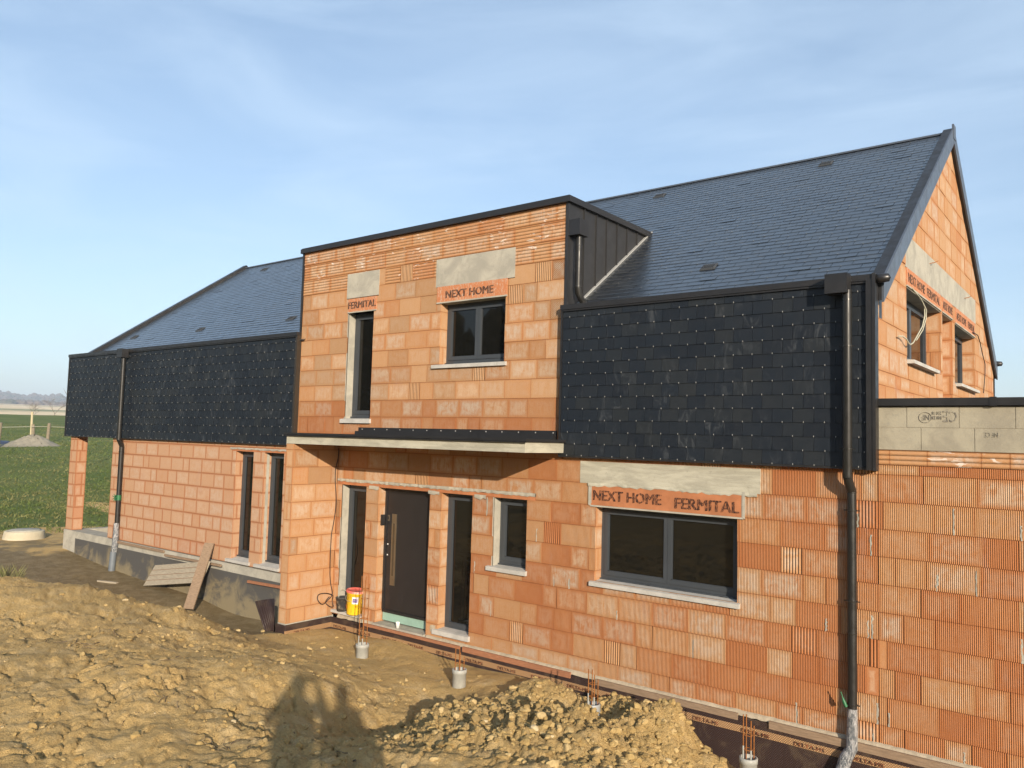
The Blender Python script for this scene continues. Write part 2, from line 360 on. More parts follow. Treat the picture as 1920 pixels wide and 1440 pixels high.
def text(name,s_,size,mat,mtx,parent,bold=.012,width=None,th=.0015,cuts=0):
    cu=bpy.data.curves.new(name,'FONT'); cu.body=s_; cu.size=size; cu.offset=0; cu.extrude=th; cu.resolution_u=2
    o=bpy.data.objects.new(name,cu); COL.objects.link(o); bpy.context.view_layer.update()
    me=bpy.data.meshes.new_from_object(o.evaluated_get(bpy.context.evaluated_depsgraph_get()))
    COL.objects.unlink(o); bpy.data.objects.remove(o); me.name=name
    xs=[v.co.x for v in me.vertices]; x0,x1=min(xs),max(xs); k=(width/(x1-x0)) if width else 1
    for v in me.vertices: v.co.x=(v.co.x-x0)*k
    if bold>.005:
        import bmesh
        bm=bmesh.new(); bm.from_mesh(me); gs=list(bm.faces)+list(bm.edges)+list(bm.verts); sh=size*.045
        for q_ in (-1,1):
            d_=bmesh.ops.duplicate(bm,geom=gs)['geom']; bmesh.ops.translate(bm,verts=[g for g in d_ if isinstance(g,bmesh.types.BMVert)],vec=(q_*sh,q_*sh*.3,0.0002*q_))
        bm.to_mesh(me); bm.free()
    me.transform(mtx); me.materials.clear(); me.materials.append(mat)
    o=bpy.data.objects.new(name,me); COL.objects.link(o)
    if parent: o.parent=parent
    return o
def M3(o,ux,uy_):
    ux=Vector(ux).normalized(); uy_=Vector(uy_).normalized(); uz=ux.cross(uy_)
    return Matrix(((ux.x,uy_.x,uz.x,o[0]),(ux.y,uy_.y,uz.y,o[1]),(ux.z,uy_.z,uz.z,o[2]),(0,0,0,1)))

# ------------------------------------------------------------------ brick walls
def subtract(rects,hole):
    out=[]; a0,a1,b0,b1=hole
    for (x0,x1,z0,z1) in rects:
        if a1<=x0+1e-6 or a0>=x1-1e-6 or b1<=z0+1e-6 or b0>=z1-1e-6: out.append((x0,x1,z0,z1)); continue
        if a0>x0: out.append((x0,a0,z0,z1))
        if a1<x1: out.append((a1,x1,z0,z1))
        c0,c1=max(x0,a0),min(x1,a1)
        if b0>z0: out.append((c0,c1,z0,b0))
        if b1<z1: out.append((c0,c1,b1,z1))
    return [r for r in out if r[1]-r[0]>.004 and r[3]-r[2]>.004]
def brick_face(mb,P0,U,N,u0,u1,lines,holes=(),types=None,rng=None,m=0,mj=1,clip=None,dep=.014,gap=.0022,bed=.0035,tb=(0,1)):
    """P0 origin, U along, N outward, vertical is Z; lines = ascending bed heights; types(u,v,rng)->(type,tint)"""
    P0,U,N=Vector(P0),Vector(U),Vector(N); Zv=Vector((0,0,1)); rng=rng or random
    def pt(u,v,d): return P0+U*u+Zv*v+N*d
    flip=(U.cross(Zv)).dot(N)<0
    def quad(p,*a):
        mb.face(p[::-1] if flip else p,*a) if not a or a[1] is None else mb.face(p[::-1] if flip else p,a[0],(a[1][::-1] if flip else a[1]),*a[2:])
    off=0
    for k in range(len(lines)-1):
        z0,z1=lines[k],lines[k+1]
        off=(off+rng.choice((.17,.25,.25,.33)))%.5
        x=u0-off; cuts=[]
        while x<u1-.01:
            L_=rng.choice((.5,.5,.5,.5,.5,.5,.25,.37,.3))
            if x+L_>u1-.07: L_=u1-x
            cuts.append((max(x,u0),min(x+L_,u1))); x+=L_
        for (a,b) in cuts:
            if b-a<.012: continue
            ty,ti=types((a+b)/2,(z0+z1)/2,rng,b-a) if types else (.1,rng.random())
            ti=tb[0]+(tb[1]-tb[0])*ti
            pieces=[(a,b,z0,z1)]
            for h in holes: pieces=subtract(pieces,h)
            d=rng.uniform(-.0022,.0022)*rng.choice((1,1,1,2.2)); fo=.0
            for (pa,pb,pc,pd) in pieces:
                gg=rng.choice((gap,gap,gap,gap*2.4)); ga=gg/2 if abs(pa-a)<1e-6 else 0; gb=gap/2 if abs(pb-b)<1e-6 else 0
                gc=bed/2 if abs(pc-z0)<1e-6 else 0; gd=bed/2 if abs(pd-z1)<1e-6 else 0
                xa,xb,ya,yb=pa+ga,pb-gb,pc+gc,pd-gd
                if xb-xa<.003 or yb-ya<.003: continue
                poly=[(xa,ya),(xb,ya),(xb,yb),(xa,yb)]
                if clip:
                    for (cu_,cv_,cn,cm) in clip:   # half planes: cn*u+cm*v<=cu_
                        np_=[]; 
                        for i in range(len(poly)):
                            p,q=poly[i],poly[(i+1)%len(poly)]
                            fp=cn*p[0]+cm*p[1]-cu_; fq=cn*q[0]+cm*q[1]-cu_
                            if fp<=0: np_.append(p)
                            if fp*fq<0: t=fp/(fp-fq); np_.append((p[0]+(q[0]-p[0])*t,p[1]+(q[1]-p[1])*t))
                        poly=np_
                        if len(poly)<3: break
                    if len(poly)<3: continue
                bk=(ti,ty,b-a,z1-z0)
                quad([pt(u,v,d) for u,v in poly],m,[(u-a,v-z0) for u,v in poly],bk)
                for i in range(len(poly)):
                    p,q=poly[i],poly[(i+1)%len(poly)]
                    quad([pt(*p,d),pt(*p,-dep),pt(*q,-dep),pt(*q,d)],m,[(p[0]-a,p[1]-z0)]*2+[(q[0]-a,q[1]-z0)]*2,bk)
    if clip is None:
        for (a,b,c,d_) in (lambda r:r)(__import__('functools').reduce(subtract,holes,[(u0,u1,lines[0],lines[-1])])):
            quad([pt(a,c,-dep+.003),pt(b,c,-dep+.003),pt(b,d_,-dep+.003),pt(a,d_,-dep+.003)],mj,None)
def reveal(mb,x0,x1,z0,z1,m0,depth,lines,left=0,right=0,rng=random,yside=True,concrete=2):
    """inner faces of a front-wall opening; left/right material slots (0 brick, concrete slot otherwise)"""
    ls=[z for z in lines if z0<z<z1]; ls=[z0]+ls+[z1]
    for side,x,mt,nx in (('l',x0,left,1),('r',x1,right,-1)):
        if mt==0:
            brick_face(mb,(x,m0,0),(0,1,0),(nx,0,0),0,depth,ls,(),lambda u,v,r,w_:(.0,r.random()*.55),rng,0,1,dep=.01)
        else:
            mb.box(min(x,x-nx*.02),max(x,x-nx*.02),m0,m0+depth,z0,z1,mt)
    mb.box(x0,x1,m0+.004,m0+depth,z1,z1+.03,concrete)
    mb.box(x0,x1,m0+.002,m0+depth,z0-.03,z0,concrete)

M=.0851            # main wall face
def L_range(top,step,n,last=None):
    l=[top-step*k for k in range(n)]
    if last is not None: l.append(last)
    return sorted(l)
MAIN_L=L_range(-.05,.298,10,-2.941)
house=empty('brick_house',(-10,4.7,-3))
house.location=(0,0,0)
tag(house,'half-built orange hollow-brick house with dark slate roof and black slate cladding','house')

def ty_main(u,v,r,w_):
    x=u
    t=r.random()
    if w_<.2: ty=r.choice((.5,.1,.2,.4,.0,.5,.1))
    elif w_<.32: ty=r.choice((.2,.1,.1,.1,.1))
    else: ty=.1
    ti=r.random()**.85
    if v<-1.9 and r.random()<.25: ti=.75+.25*r.random()
    if x<-6: ti*=.75; ty=.0 if ty==.1 and r.random()<.5 else ty
    if x>-1.0: ti=min(1,ti*.8+.20)
    elif x>-4.6: ti=min(1,ti*.9+.08)
    return ty,ti
def ty_left(u,v,r,w_): return (.0,r.random()*.45 if v>-2.0 or r.random()<.45 else .8)
def ty_bay(u,v,r,w_):
    if v>3.16 or (v>2.865 and r.random()<.9): return .3,.3+.45*r.random()
    t=.0 if r.random()<.62 else .1
    if w_<.32: t=r.choice((.1,.2,.1,.0,.4))
    ti=r.random()*.55
    if v<.75: ti=.5+.4*r.random(); t=.1
    return t,ti
rng=random.Random(11)
# --- ground-floor wall with the garage wing
W_OPEN=[(-8.94,-8.30,-2.862,-.656),(-7.975,-6.775,-2.93,-.656),(-6.52,-5.865,-2.84,-.656),(-5.435,-4.805,-1.70,-.656),(-3.625,-1.60,-1.672,-.656)]
W_FILL=[(-9.05,-4.658,-.656,-.552),(-3.89,-1.315,-.352,-.05),(-3.70,-1.54,-.656,-.352)]
mb=MB()
brick_face(mb,(0,M,0),(1,0,0),(0,-1,0),-9.084,0.0,MAIN_L+[.06],W_OPEN+W_FILL,ty_main,rng)
GAR_L=[z for z in MAIN_L]+[.055]
brick_face(mb,(0,M,0),(1,0,0),(0,-1,0),0.0,4.5,GAR_L,(),ty_main,rng,tb=(.15,1))
brick_face(mb,(0,M,0),(1,0,0),(0,-1,0),0.0,4.5,[.055,.222],(),lambda u,v,r,w_:(.3,.15+.4*r.random()),rng)
for i,(a,b,c,d) in enumerate(W_OPEN):
    reveal(mb,a,b,c,d,M,.22,MAIN_L,left=(2 if i in (0,3) else 0),rng=rng)
rq=random.Random(77)
for k in range(26):
    zc_=rq.choice(MAIN_L[:-1]); x_=rq.uniform(-6.4,1.4) if k>8 else rq.uniform(-1.5,1.4); h_=rq.uniform(.10,.28); w_=rq.uniform(.006,.016)
    if any(a-.05<x_<b_+.05 and c-.1<zc_+.15<d_+.1 for a,b_,c,d_ in W_OPEN+W_FILL): continue
    n_=7; L0=[(x_+rq.uniform(-w_,0),M-.0035,zc_+h_*i_/n_) for i_ in range(n_+1)]; R0=[(p_[0]+rq.uniform(w_*.6,w_*1.8),M-.0038,p_[2]) for p_ in L0]
    for i_ in range(n_): mb.face([L0[i_],R0[i_],R0[i_+1],L0[i_+1]],2)
wall=mb.build('front_wall',[BRICK,JOINT,CONC],house)
# block band above the garage
gw=MB(); rg=random.Random(3)
for (z0,z1,offs) in ((.222,.457+.01,.433),(.467,.690,.294)):
    x=offs-.5
    while x<4.5:
        a,b=max(x,0.0)+.003,min(x+.5,4.5)-.003; dj=rg.uniform(-.002,.002)
        gw.box(a,b,M+dj,M+.1,z0+.002,z1-.002,0); x+=.5
gw.box(0.0,4.5,M+.006,M+.11,.222,.69,1)
gb=gw.build('block_band',[BLOCKM,MORTAR],house,.004)
STAMP=m_simple('faded_stamp_ink',(.17,.155,.13),.9,0,.1,0,20,0,40,col2=(.29,.265,.205),thr=(.44,.54))
text('certification_stamp','CE',.17,STAMP,M3((.775,M-.004,.645),(-1,0,0),(0,0,-1)),gb,.0,.13)
text('certification_stamp','NF',.085,STAMP,M3((.515,M-.004,.605),(-1,0,0),(0,0,-1)),gb,.0,.075)
text('certification_stamp','B40 230',.05,STAMP,M3((.63,M-.004,.59),(-1,0,0),(0,0,-1)),gb,.0,.10)
text('certification_stamp','230 10',.05,STAMP,M3((.63,M-.004,.64),(-1,0,0),(0,0,-1)),gb,.0,.09)
text('certification_stamp','NF CE',.07,STAMP,M3((1.14,M-.004,.425),(-1,0,0),(0,0,-1)),gb,.0,.12)
rgm=MB(); rgm.tube([(.475+.062*math.cos(a),M-.003,.575+.055*math.sin(a)) for a in [k*math.pi/12 for k in range(25)]],.0035,6); rgm.build('stamp_ring',STAMP,gb)
gc=MB(); gc.box(.0,4.56,M-.045,9.6,.702,.782,0); gc.box(.02,4.5,M-.01,9.5,.69,.702,0); gc.box(1.075,1.135,M-.052,M,.695,.789,0)
gc.build('flat_roof_coping',TRIM,house,.003)
gs=MB(); gs.box(4.3,4.5,M+.12,9.4,-3.2,.69,0); gs.box(0.02,4.3,9.2,9.4,-3.2,.69,0); gs.build('garage_wall',BRICK,house)
# concrete beams and lintels of the ground floor
cb=MB(); cb.box(-3.89,-1.315,M-.004,M+.19,-.352,-.05,0); cb.build('concrete_beam',CONCB,house)
def lintel(x0,x1,z0,z1,words,mat=TERRA,lip=True,y=M):
    b=MB(); b.box(x0,x1,y-.012,y+.10,z0,z1,0)
    o=b.build('lintel',mat,house,.003)
    if lip: q=MB(); q.box(x0-.005,x1+.005,y-.018,y+.21,z0-.022,z0-.001,0); q.build('lintel_edge',CONC,o)
    for (tx,sz,wd,tw,zz_) in words:
        text('lettering',tw,sz,(INKD if mat is TERRAD else INK),M3((tx,y-.0135,zz_),(1,0,0),(0,0,1)),o,.03,wd)
    return o
lintel(-3.70,-1.54,-.645,-.372,[(-3.66,.195,1.03,'NEXT HOME',-.575),(-2.43,.195,.85,'FERMITAL',-.600)])
st=MB(); st.box(-9.05,-4.658,M-.006,M+.12,-.656,-.60,0); st.build('lintel',TERRA,house)
# lumpy mortar bed above the strip lintel
def mortar_strip(name,x0,x1,zc,h,y,mat,seed=1,parent=None,amp=.02):
    r=random.Random(seed); b=MB(); n=max(3,int((x1-x0)/.05)); prev=None
    for i in range(n+1):
        x=x0+(x1-x0)*i/n; a=zc-h/2-r.random()*amp; c=zc+h/2+r.random()*amp*.4; d=y-.010-r.random()*.010
        cur=[(x,y+.03,a),(x,d,a+.008),(x,d-.003,(a+c)/2),(x,d,c-.006),(x,y+.03,c)]
        if prev:
            for k in range(4): b.face([prev[k],cur[k],cur[k+1],prev[k+1]][::1],0,smooth=True)
        prev=cur
    return b.build(name,mat,parent or house)
mortar_strip('mortar_bed',-9.06,-4.65,-.575,.045,M,CONC,4)
for x in (-8.12,-6.70,-5.72): mortar_strip('mortar_pad',x-.10,x+.14,-.665,.05,M,CONC,int(-x*10),amp=.03)
mortar_strip('mortar_pad',-3.74,-3.69,-.5,.3,M,CONC,31); mortar_strip('mortar_pad',-1.545,-1.50,-.5,.32,M,CONC,32)
mortar_strip('mortar_pad',-6.66,-6.55,-2.80,.10,M,MORTAR,37)
mortar_strip('mortar_joint_line',-3.75,-1.35,-.362,.03,M-.001,CONCB,35,amp=.03)
# --- left wall and terrace pier
mb=MB(); LEFT_L=L_range(-.08,.2935,9,None); LEFT_L[0]=-2.428
L_OPEN=[(-12.30,-11.68,-2.345,-.165),(-11.32,-10.68,-2.355,-.165)]
brick_face(mb,(0,M,0),(1,0,0),(0,-1,0),-17.60,-9.284,LEFT_L+[.06],L_OPEN+[(-12.42,-9.29,-.165,-.10)],ty_left,rng)
for i,(a,b,c,d) in enumerate(L_OPEN): reveal(mb,a,b,c,d,M,.22,LEFT_L,left=0,rng=rng)
brick_face(mb,(-17.60,M,0),(0,1,0),(-1,0,0),0,9.2,LEFT_L+[.06],(),ty_left,rng)
mb.box(-17.58,-9.3,M+.21,M+.22,-2.4,.06,1)
mb.build('side_wing_wall',[BRICKL,JOINT,CONC],house)
b=MB(); b.box(-11.32+.002,-11.32+.008,M+.06,M+.12,-2.35,-.17,0); b.build('mortar_stripe',CONC,house)
b=MB(); b.box(-12.42,-9.29,M-.005,M+.1,-.163,-.125,0); b.build('lintel',TERRA,house)
mortar_strip('mortar_bed',-12.5,-9.29,-.105,.035,M,CONC,9)
pb=MB()
brick_face(pb,(0,M,0),(1,0,0),(0,-1,0),-19.93,-19.55,LEFT_L+[.06],(),ty_left,rng)
brick_face(pb,(-19.55,M,0),(0,1,0),(1,0,0),0,.26,LEFT_L+[.06],(),lambda u,v,r,w_:(.0,.55+.3*r.random()),rng)
brick_face(pb,(-19.93,M,0),(0,1,0),(-1,0,0),0,.26,LEFT_L+[.06],(),ty_left,rng)
brick_face(pb,(0,M+.26,0),(1,0,0),(0,1,0),-19.93,-19.55,LEFT_L+[.06],(),ty_left,rng)
pb.build('terrace_pier',[BRICKL,JOINT],house)
pl=MB(); pl.box(-19.93,-17.6,M-.035,M+.42,-3.6,-2.43,0); pl.box(-17.6,-9.29,M-.035,M+.2,-3.9,-2.44,0); pl.box(-17.6,-17.4,M+.2,9.3,-3.6,-2.44,0)
pl.box(-19.93,-19.7,M+.42,9.3,-3.4,-2.45,0); pl.box(-19.93,-17.4,9.1,9.3,-3.4,-2.45,0)
pl.build('concrete_plinth',CONC,house)
cl=MB(); cl.box(-19.95,-17.4,M+.03,9.3,.0,.06,0); cl.build('terrace_ceiling',PLY,house)
# --- porch side wall
mb=MB(); WL=[z for z in MAIN_L if z>-2.96]; WL[0]=-2.983; WL=sorted(WL)
brick_face(mb,(-9.284,-.8956,0),(1,0,0),(0,-1,0),0,.20,WL+[.05],(),lambda u,v,r,w_:(.5 if r.random()<.5 else .0,.25*r.random()),rng)
brick_face(mb,(-9.084,-.8956,0),(0,1,0),(1,0,0),0,.98,WL+[.05],(),lambda u,v,r,w_:(.0 if w_>.2 and r.random()<.8 else .1,.45*r.random()),rng)
brick_face(mb,(-9.284,-.8956,0),(0,1,0),(-1,0,0),0,.98,WL+[.05],(),ty_left,rng)
mb.build('porch_wall',[BRICK,JOINT],house)
b=MB(); b.box(-9.29,-9.075,-.905,M,-3.06,-2.975,0); b.build('mortar_footing',CONC,house,.01)
# --- canopy slab
b=MB(); b.box(-9.2855,-4.13,-.8956,M+.1,.053,.198,0); b.build('canopy_slab',CONCB,house,.004)
b=MB(); b.box(-9.33,-4.09,-.935,M,.200,.238,0); b.box(-9.33,-4.09,-.935,-.925,.185,.205,0); b.box(-8.55,-4.30,M-.10,M-.002,.239,.30,0); b.box(-8.55,-4.30,M-.02,M-.003,.30,.365,0)

for k in range(14): b.box(-8.457+k*.315,-8.443+k*.315,M-.026,M-.02,.326,.342,1)
b.build('canopy_flashing',[TRIM,HOOK],house)

# --- bay (dormer block)
BX0,BX1=-10.31,-4.19
BAY_L=[.24,.55,.84,1.125,1.415,1.70,1.99,2.28,2.57,2.865,3.16,3.45,3.69]
B_OPEN=[(-8.96,-8.29,.51,2.425),(-6.67,-5.315,1.405,2.41)]
B_FILL=[(-9.03,-8.175,2.685,3.15),(-8.975,-8.225,2.425,2.70),(-6.80,-5.145,2.68,3.155),(-6.755,-5.29,2.41,2.69)]
mb=MB(); brick_face(mb,(0,M,0),(1,0,0),(0,-1,0),BX0,BX1,BAY_L,B_OPEN+B_FILL,ty_bay,rng)
reveal(mb,*B_OPEN[0],M,.22,BAY_L,left=2,rng=rng); reveal(mb,*B_OPEN[1],M,.22,BAY_L,left=0,rng=rng)
mb.build('dormer_wall',[BRICK,JOINT,CONC],house)
b=MB(); b.box(-9.03,-8.175,M-.004,M+.19,2.70,3.15,0); b.build('concrete_beam',CONC,house,.003)
b=MB(); b.box(-6.80,-5.145,M-.004,M+.19,2.69,3.155,0); b.build('concrete_beam',CONC,house,.003)
lintel(-8.975,-8.225,2.447,2.685,[(-8.965,.175,.73,'FERMITAL',2.505)],TERRAD)
lintel(-6.755,-5.29,2.434,2.69,[(-6.56,.175,1.0,'NEXT HOME',2.49)],TERRAD)
b=MB(); b.box(BX0-.07,BX1+.06,M-.06,3.2,3.692,3.775,0); b.box(BX0-.05,BX1+.045,M-.045,3.2,3.775,3.79,0); b.build('dormer_coping',TRIM,house,.003)
b=MB(); b.box(BX0-.045,BX0-.002,M-.02,3.0,1.6,3.69,0); b.build('dormer_edge_trim',TRIM,house)
# zinc cheek towards the right
RK=.709; RZ0=1.97
def rz(y): return RZ0+RK*y
b=MB(); ys=[M-.012,.486,.825,1.127,1.443,1.754,2.081,2.377,2.60]
for i in range(len(ys)-1):
    y0,y1=ys[i],ys[i+1]
    b.face([(BX1+.004,y0,rz(y0)-.03),(BX1+.004,y1,rz(y1)-.03),(BX1+.004,y1,3.70),(BX1+.004,y0,3.70)],0)
    if i: b.box(BX1+.004,BX1+.03,y0-.006,y0+.006,rz(y0)-.02,3.695,0)
b.box(BX1-.03,BX1+.014,M-.016,M+.03,.2,3.695,0)
b.build('dormer_cheek',ZINC,house)
b=MB(); b.slab([(BX1+.006,.25,rz(.25)+.012),(BX1+.05,.25,rz(.25)+.012),(BX1+.05,2.55,rz(2.55)+.012),(BX1+.006,2.55,rz(2.55)+.012)],(0,0,1),.02); b.build('cheek_flashing',HOOK,house)
b=MB(); b.box(BX0,BX0+.04,M+.1,3.2,1.5,3.70,0); b.build('dormer_cheek',ZINC,house)

# ------------------------------------------------------------------ slate
def slate_panel(name,x0,x1,z0,z1,y=0.0,seed=2,wd=.243,hh=.1635,nor=-1,hook=1):
    r=random.Random(seed); b=MB(); n=int(round((z1-z0)/hh)); k=0
    for k in range(n):
        za=z0+k*hh; zb=min(za+hh+.02,z1)
        x=x0-(wd/2 if k%2 else 0)
        while x<x1-.005:
            a,c=max(x,x0),min(x+wd,x1); x+=wd
            if c-a<.01: continue
            t=r.random(); j=r.uniform(0,.0015)
            yf=y+.012*1; yb=y+.020
            # bottom edge proud, top edge tucked in
            A=[(a+.0015,y-j+.003,za),(c-.0015,y-j+.003,za),(c-.0015,y+.010,zb),(a+.0015,y+.010,zb)]
            bk=(t,0,wd,hh)
            b.face(A,0,None,bk); b.face([(a+.001,y+.008,za),(c-.001,y+.008,za),(c-.001,y-j,za),(a+.001,y-j,za)],0,None,bk)
            b.face([(a+.001,y-j,za),(a+.001,y+.010,zb),(a+.001,y+.016,zb),(a+.001,y+.008,za)],0,None,bk)
            b.face([(c-.001,y-j,za),(c-.001,y+.008,za),(c-.001,y+.016,zb),(c-.001,y+.010,zb)],0,None,bk)
            if hook and r.random()<.94:
                hx=(a+c)/2+r.uniform(-.004,.004); b.box(hx-.0026,hx+.0026,y-.004,y+.001,za-.004,za+.013,1)
    b.box(x0,x1,y+.017,y+.03,z0,z1,2)
    return b.build(name,[SLATEW,HOOK,TRIM],house)
PB0,PB1=-4.208,0.0; PA0,PA1=-20.13,-10.31
def panel(x0,x1,seed):
    p=slate_panel('slate_cladding',x0+.02,x1-.05,.02,2.09,0,seed)
    b=MB()
    b.box(x0-.01,x1+.0,-.03,.30,2.095,2.165,0); b.box(x0,x1,-.018,-.012,2.07,2.1,0)       # capping
    b.box(x0-.004,x0+.016,-.012,M-.002,.0,2.094,0)                                       # left edge
    b.box(x0,x1-.05,.004,M-.002,-.006,.018,0)                                               # soffit
    b.box(x0,x1,.17,.30,1.7,2.094,0)
    b.build('cladding_trim',TRIM,p,.002); return p
pb_=panel(PB0,PB1,2); pa_=panel(PA0,PA1,3)
b=MB(); b.box(-.088,-.02,-.042,.02,-.008,2.10,0); b.box(-.022,.012,-.05,M-.002,-.012,2.17,0); b.build('corner_trim',TRIM,pb_,.003)
b=MB(); b.box(-10.36,-10.305,-.012,M+.0,-.01,2.10,0); b.build('corner_trim',m_simple('brown_black_trim',(.030,.023,.016),.5),pa_,.002)
b=MB(); b.lathe((.0,.02,2.115),[(.0,0),(.05,0.0),(.055,.06),(.045,.14),(.0,.16)],14,0,Matrix.Rotation(R(90),3,'Y')); b.build('gutter_end',TRIM,house)
b=MB(); b.lathe((.0,9.42,2.02),[(.0,0),(.05,0.0),(.055,.06),(.045,.14),(.0,.16)],14,0,Matrix.Rotation(R(90),3,'Y')); b.build('gutter_end',TRIM,house)
b=MB(); b.box(-.6,.01,9.36,9.46,.7,2.05,0); b.build('cladding_trim',TRIM,house)
b=MB(); b.box(-19.95,-.02,9.30,9.36,-.3,2.0,0); b.box(-17.6,-.3,9.2,9.3,-3.2,0,0); b.build('back_wall',BRICK,house)
# roof
RY=4.70; RTOP=RZ0+RK*RY; BK=(RTOP-1.93)/(9.30-RY)
def roof_side(name,front,seed,x0=-19.42,x1=-.03):
    r=random.Random(seed); b=MB(); sl_=math.hypot(1,RK); row=.127/sl_; k=0
    y=.04
    if not front:
        b.face([(x0,RY,RTOP),(x1,RY,RTOP),(x1,9.42,RTOP-BK*(9.42-RY)),(x0,9.42,RTOP-BK*(9.42-RY))],0); return b.build(name,[SLATER],house)
    while y<RY-.01:
        ya,yb=y,min(y+row+.02,RY); wd=.25
        x=x0-(wd/2 if k%2 else 0)-.0
        while x<x1-.005:
            a,c=max(x,x0),min(x+wd,x1); x+=wd
            if c-a<.01: continue
            if a>BX0-.02 and c<BX1+.02 and ya<2.45: continue
            t=r.random(); up_=.010+r.uniform(0,.003)+(.004 if r.random()<.04 else 0); z0=rz(ya)+up_; z1=rz(yb)+.001
            bk=(t,0,wd,.127); g=.003
            b.face([(a+g,ya,z0),(c-g,ya,z0),(c-g,yb,z1),(a+g,yb,z1)],0,None,bk)
            b.face([(a+g,ya,z0-.008),(c-g,ya,z0-.008),(c-g,ya,z0),(a+g,ya,z0)],0,None,bk)
            if r.random()<.45 and x>-14:
                hx=(a+c)/2; b.box(hx-.003,hx+.003,ya-.004,ya+.012,z0-.002,z0+.002,1)
        y+=row; k+=1
    for (qa,qb,qc,qd) in ((x0,BX0,.05,2.5),(BX1,x1,.05,2.5),(x0,x1,2.5,RY)): b.face([(qa,qc,rz(qc)-.012),(qb,qc,rz(qc)-.012),(qb,qd,rz(qd)-.012),(qa,qd,rz(qd)-.012)],2)
    return b.build(name,[SLATER,HOOK,TRIM],house)
rf=roof_side('roof',True,8); roof_side('roof',False,9)
b=MB(); b.box(-19.45,-.0,RY-.045,RY+.045,RTOP-.01,RTOP+.018,0); b.build('ridge_cap',VERGE,rf)
# verges
def verge(x0,x1,top,bot,mat,name='verge_flashing'):
    b=MB()
    for (ya,za,yb,zb) in ((.10,rz(.10),RY,RTOP),(RY,RTOP,9.38,RTOP-BK*(9.38-RY))):
        b.hexa([(x0,ya,za+bot),(x1,ya,za+bot),(x1,yb,zb+bot),(x0,yb,zb+bot)],[(x0,ya,za+top),(x1,ya,za+top),(x1,yb,zb+top),(x0,yb,zb+top)],0)
    return b.build(name,mat,rf)
verge(-.085,.045,.075,.04,TRIM); verge(.045,.07,.085,-.18,VERGE); verge(.0,.046,.035,-.16,TRIM)
verge(-19.55,-19.38,.10,-.10,TRIM); 
b=MB(); b.box(.05,.078,RY-.09,RY+.09,RTOP-.12,RTOP+.11,0); b.build('verge_cap',VERGE,rf)
def roof_vent(x,y):
    b=MB(); w_,l_=.115,.15
    b.hexa([(x-w_,y,rz(y)+.012),(x+w_,y,rz(y)+.012),(x+w_,y+l_,rz(y+l_)+.018),(x-w_,y+l_,rz(y+l_)+.018)],[(x-w_*.85,y+.015,rz(y)+.045),(x+w_*.85,y+.015,rz(y)+.045),(x+w_*.85,y+l_,rz(y+l_)+.026),(x-w_*.85,y+l_,rz(y+l_)+.026)],0)
    for i in range(4):
        for j in range(6): yy=y+.028+i*.028; b.box(x-.083+j*.03,x-.073+j*.03,yy,yy+.012,rz(yy)+.02,rz(yy)+.046-i*.004,1)
    b.build('roof_vent',[m_vent,TRIM],rf)
m_vent=m_simple('vent_metal',(.05,.05,.048),.5,.2)
for x,y in ((-1.81,4.25),(-4.92,4.2),(-2.43,.95),(-11.88,.9),(-15.4,.88),(-18.6,.88),(-17.8,4.2)): roof_vent(x,y)
# --- gable wall
mb=MB(); GAB_L=[.69,.95,1.11,1.404,1.69,1.975,2.268,2.56,2.96,3.25,3.55,3.85,4.15,4.45,4.75,5.05,5.35]
G_OPEN=[(1.555,3.80,1.345,2.29),(3.91,4.74,.70,2.29),(4.95,6.97,1.29,2.27)]
G_FILL=[(1.50,7.10,2.53,2.965),(1.54,3.79,2.29,2.54),(3.90,4.74,2.29,2.54),(5.0,6.97,2.27,2.54)]
# half planes under the two roof slopes, u is y here
clip=[(RZ0-.11,0,-RK,1),(RTOP-.12+BK*RY,0,BK,1)]
brick_face(mb,(0,0,0),(0,1,0),(1,0,0),M,9.3,GAB_L,G_OPEN+G_FILL,lambda u,v,r,w_:(.0,r.random()*.75),rng,clip=clip)
# backing sheet
back=[(M,.69),(9.3,.69),(9.3,RTOP-.12-BK*(9.3-RY)),(RY,RTOP-.12),(M,rz(M)-.11)]
for (a,b_,c,d) in __import__('functools').reduce(subtract,G_OPEN,[(M,9.3,.69,2.0)]): mb.face([(-.012,a,c),(-.012,b_,c),(-.012,b_,d),(-.012,a,d)],1)
top=[(M+.05,1.99),(9.2,1.9),(RY,RTOP-.13)]
for (a,b_,c,d) in __import__('functools').reduce(subtract,G_OPEN,[(1.2,7.9,2.0,2.56)]): mb.face([(-.012,a,c),(-.012,b_,c),(-.012,b_,d),(-.012,a,d)],1)
mb.face([(-.012,M,2.0),(-.012,1.2,2.0),(-.012,1.2,rz(1.2)-.12),(-.012,M,rz(M)-.12)],1)
mb.face([(-.012,7.9,2.0),(-.012,9.3,2.0),(-.012,9.3,1.85),(-.012,7.9,RTOP-.13-BK*(7.9-RY))],1)
mb.face([(-.012,1.2,2.56),(-.012,7.9,2.56),(-.012,7.9,RTOP-.13-BK*(7.9-RY)),(-.012,RY,RTOP-.13),(-.012,1.2,rz(1.2)-.12)],1)
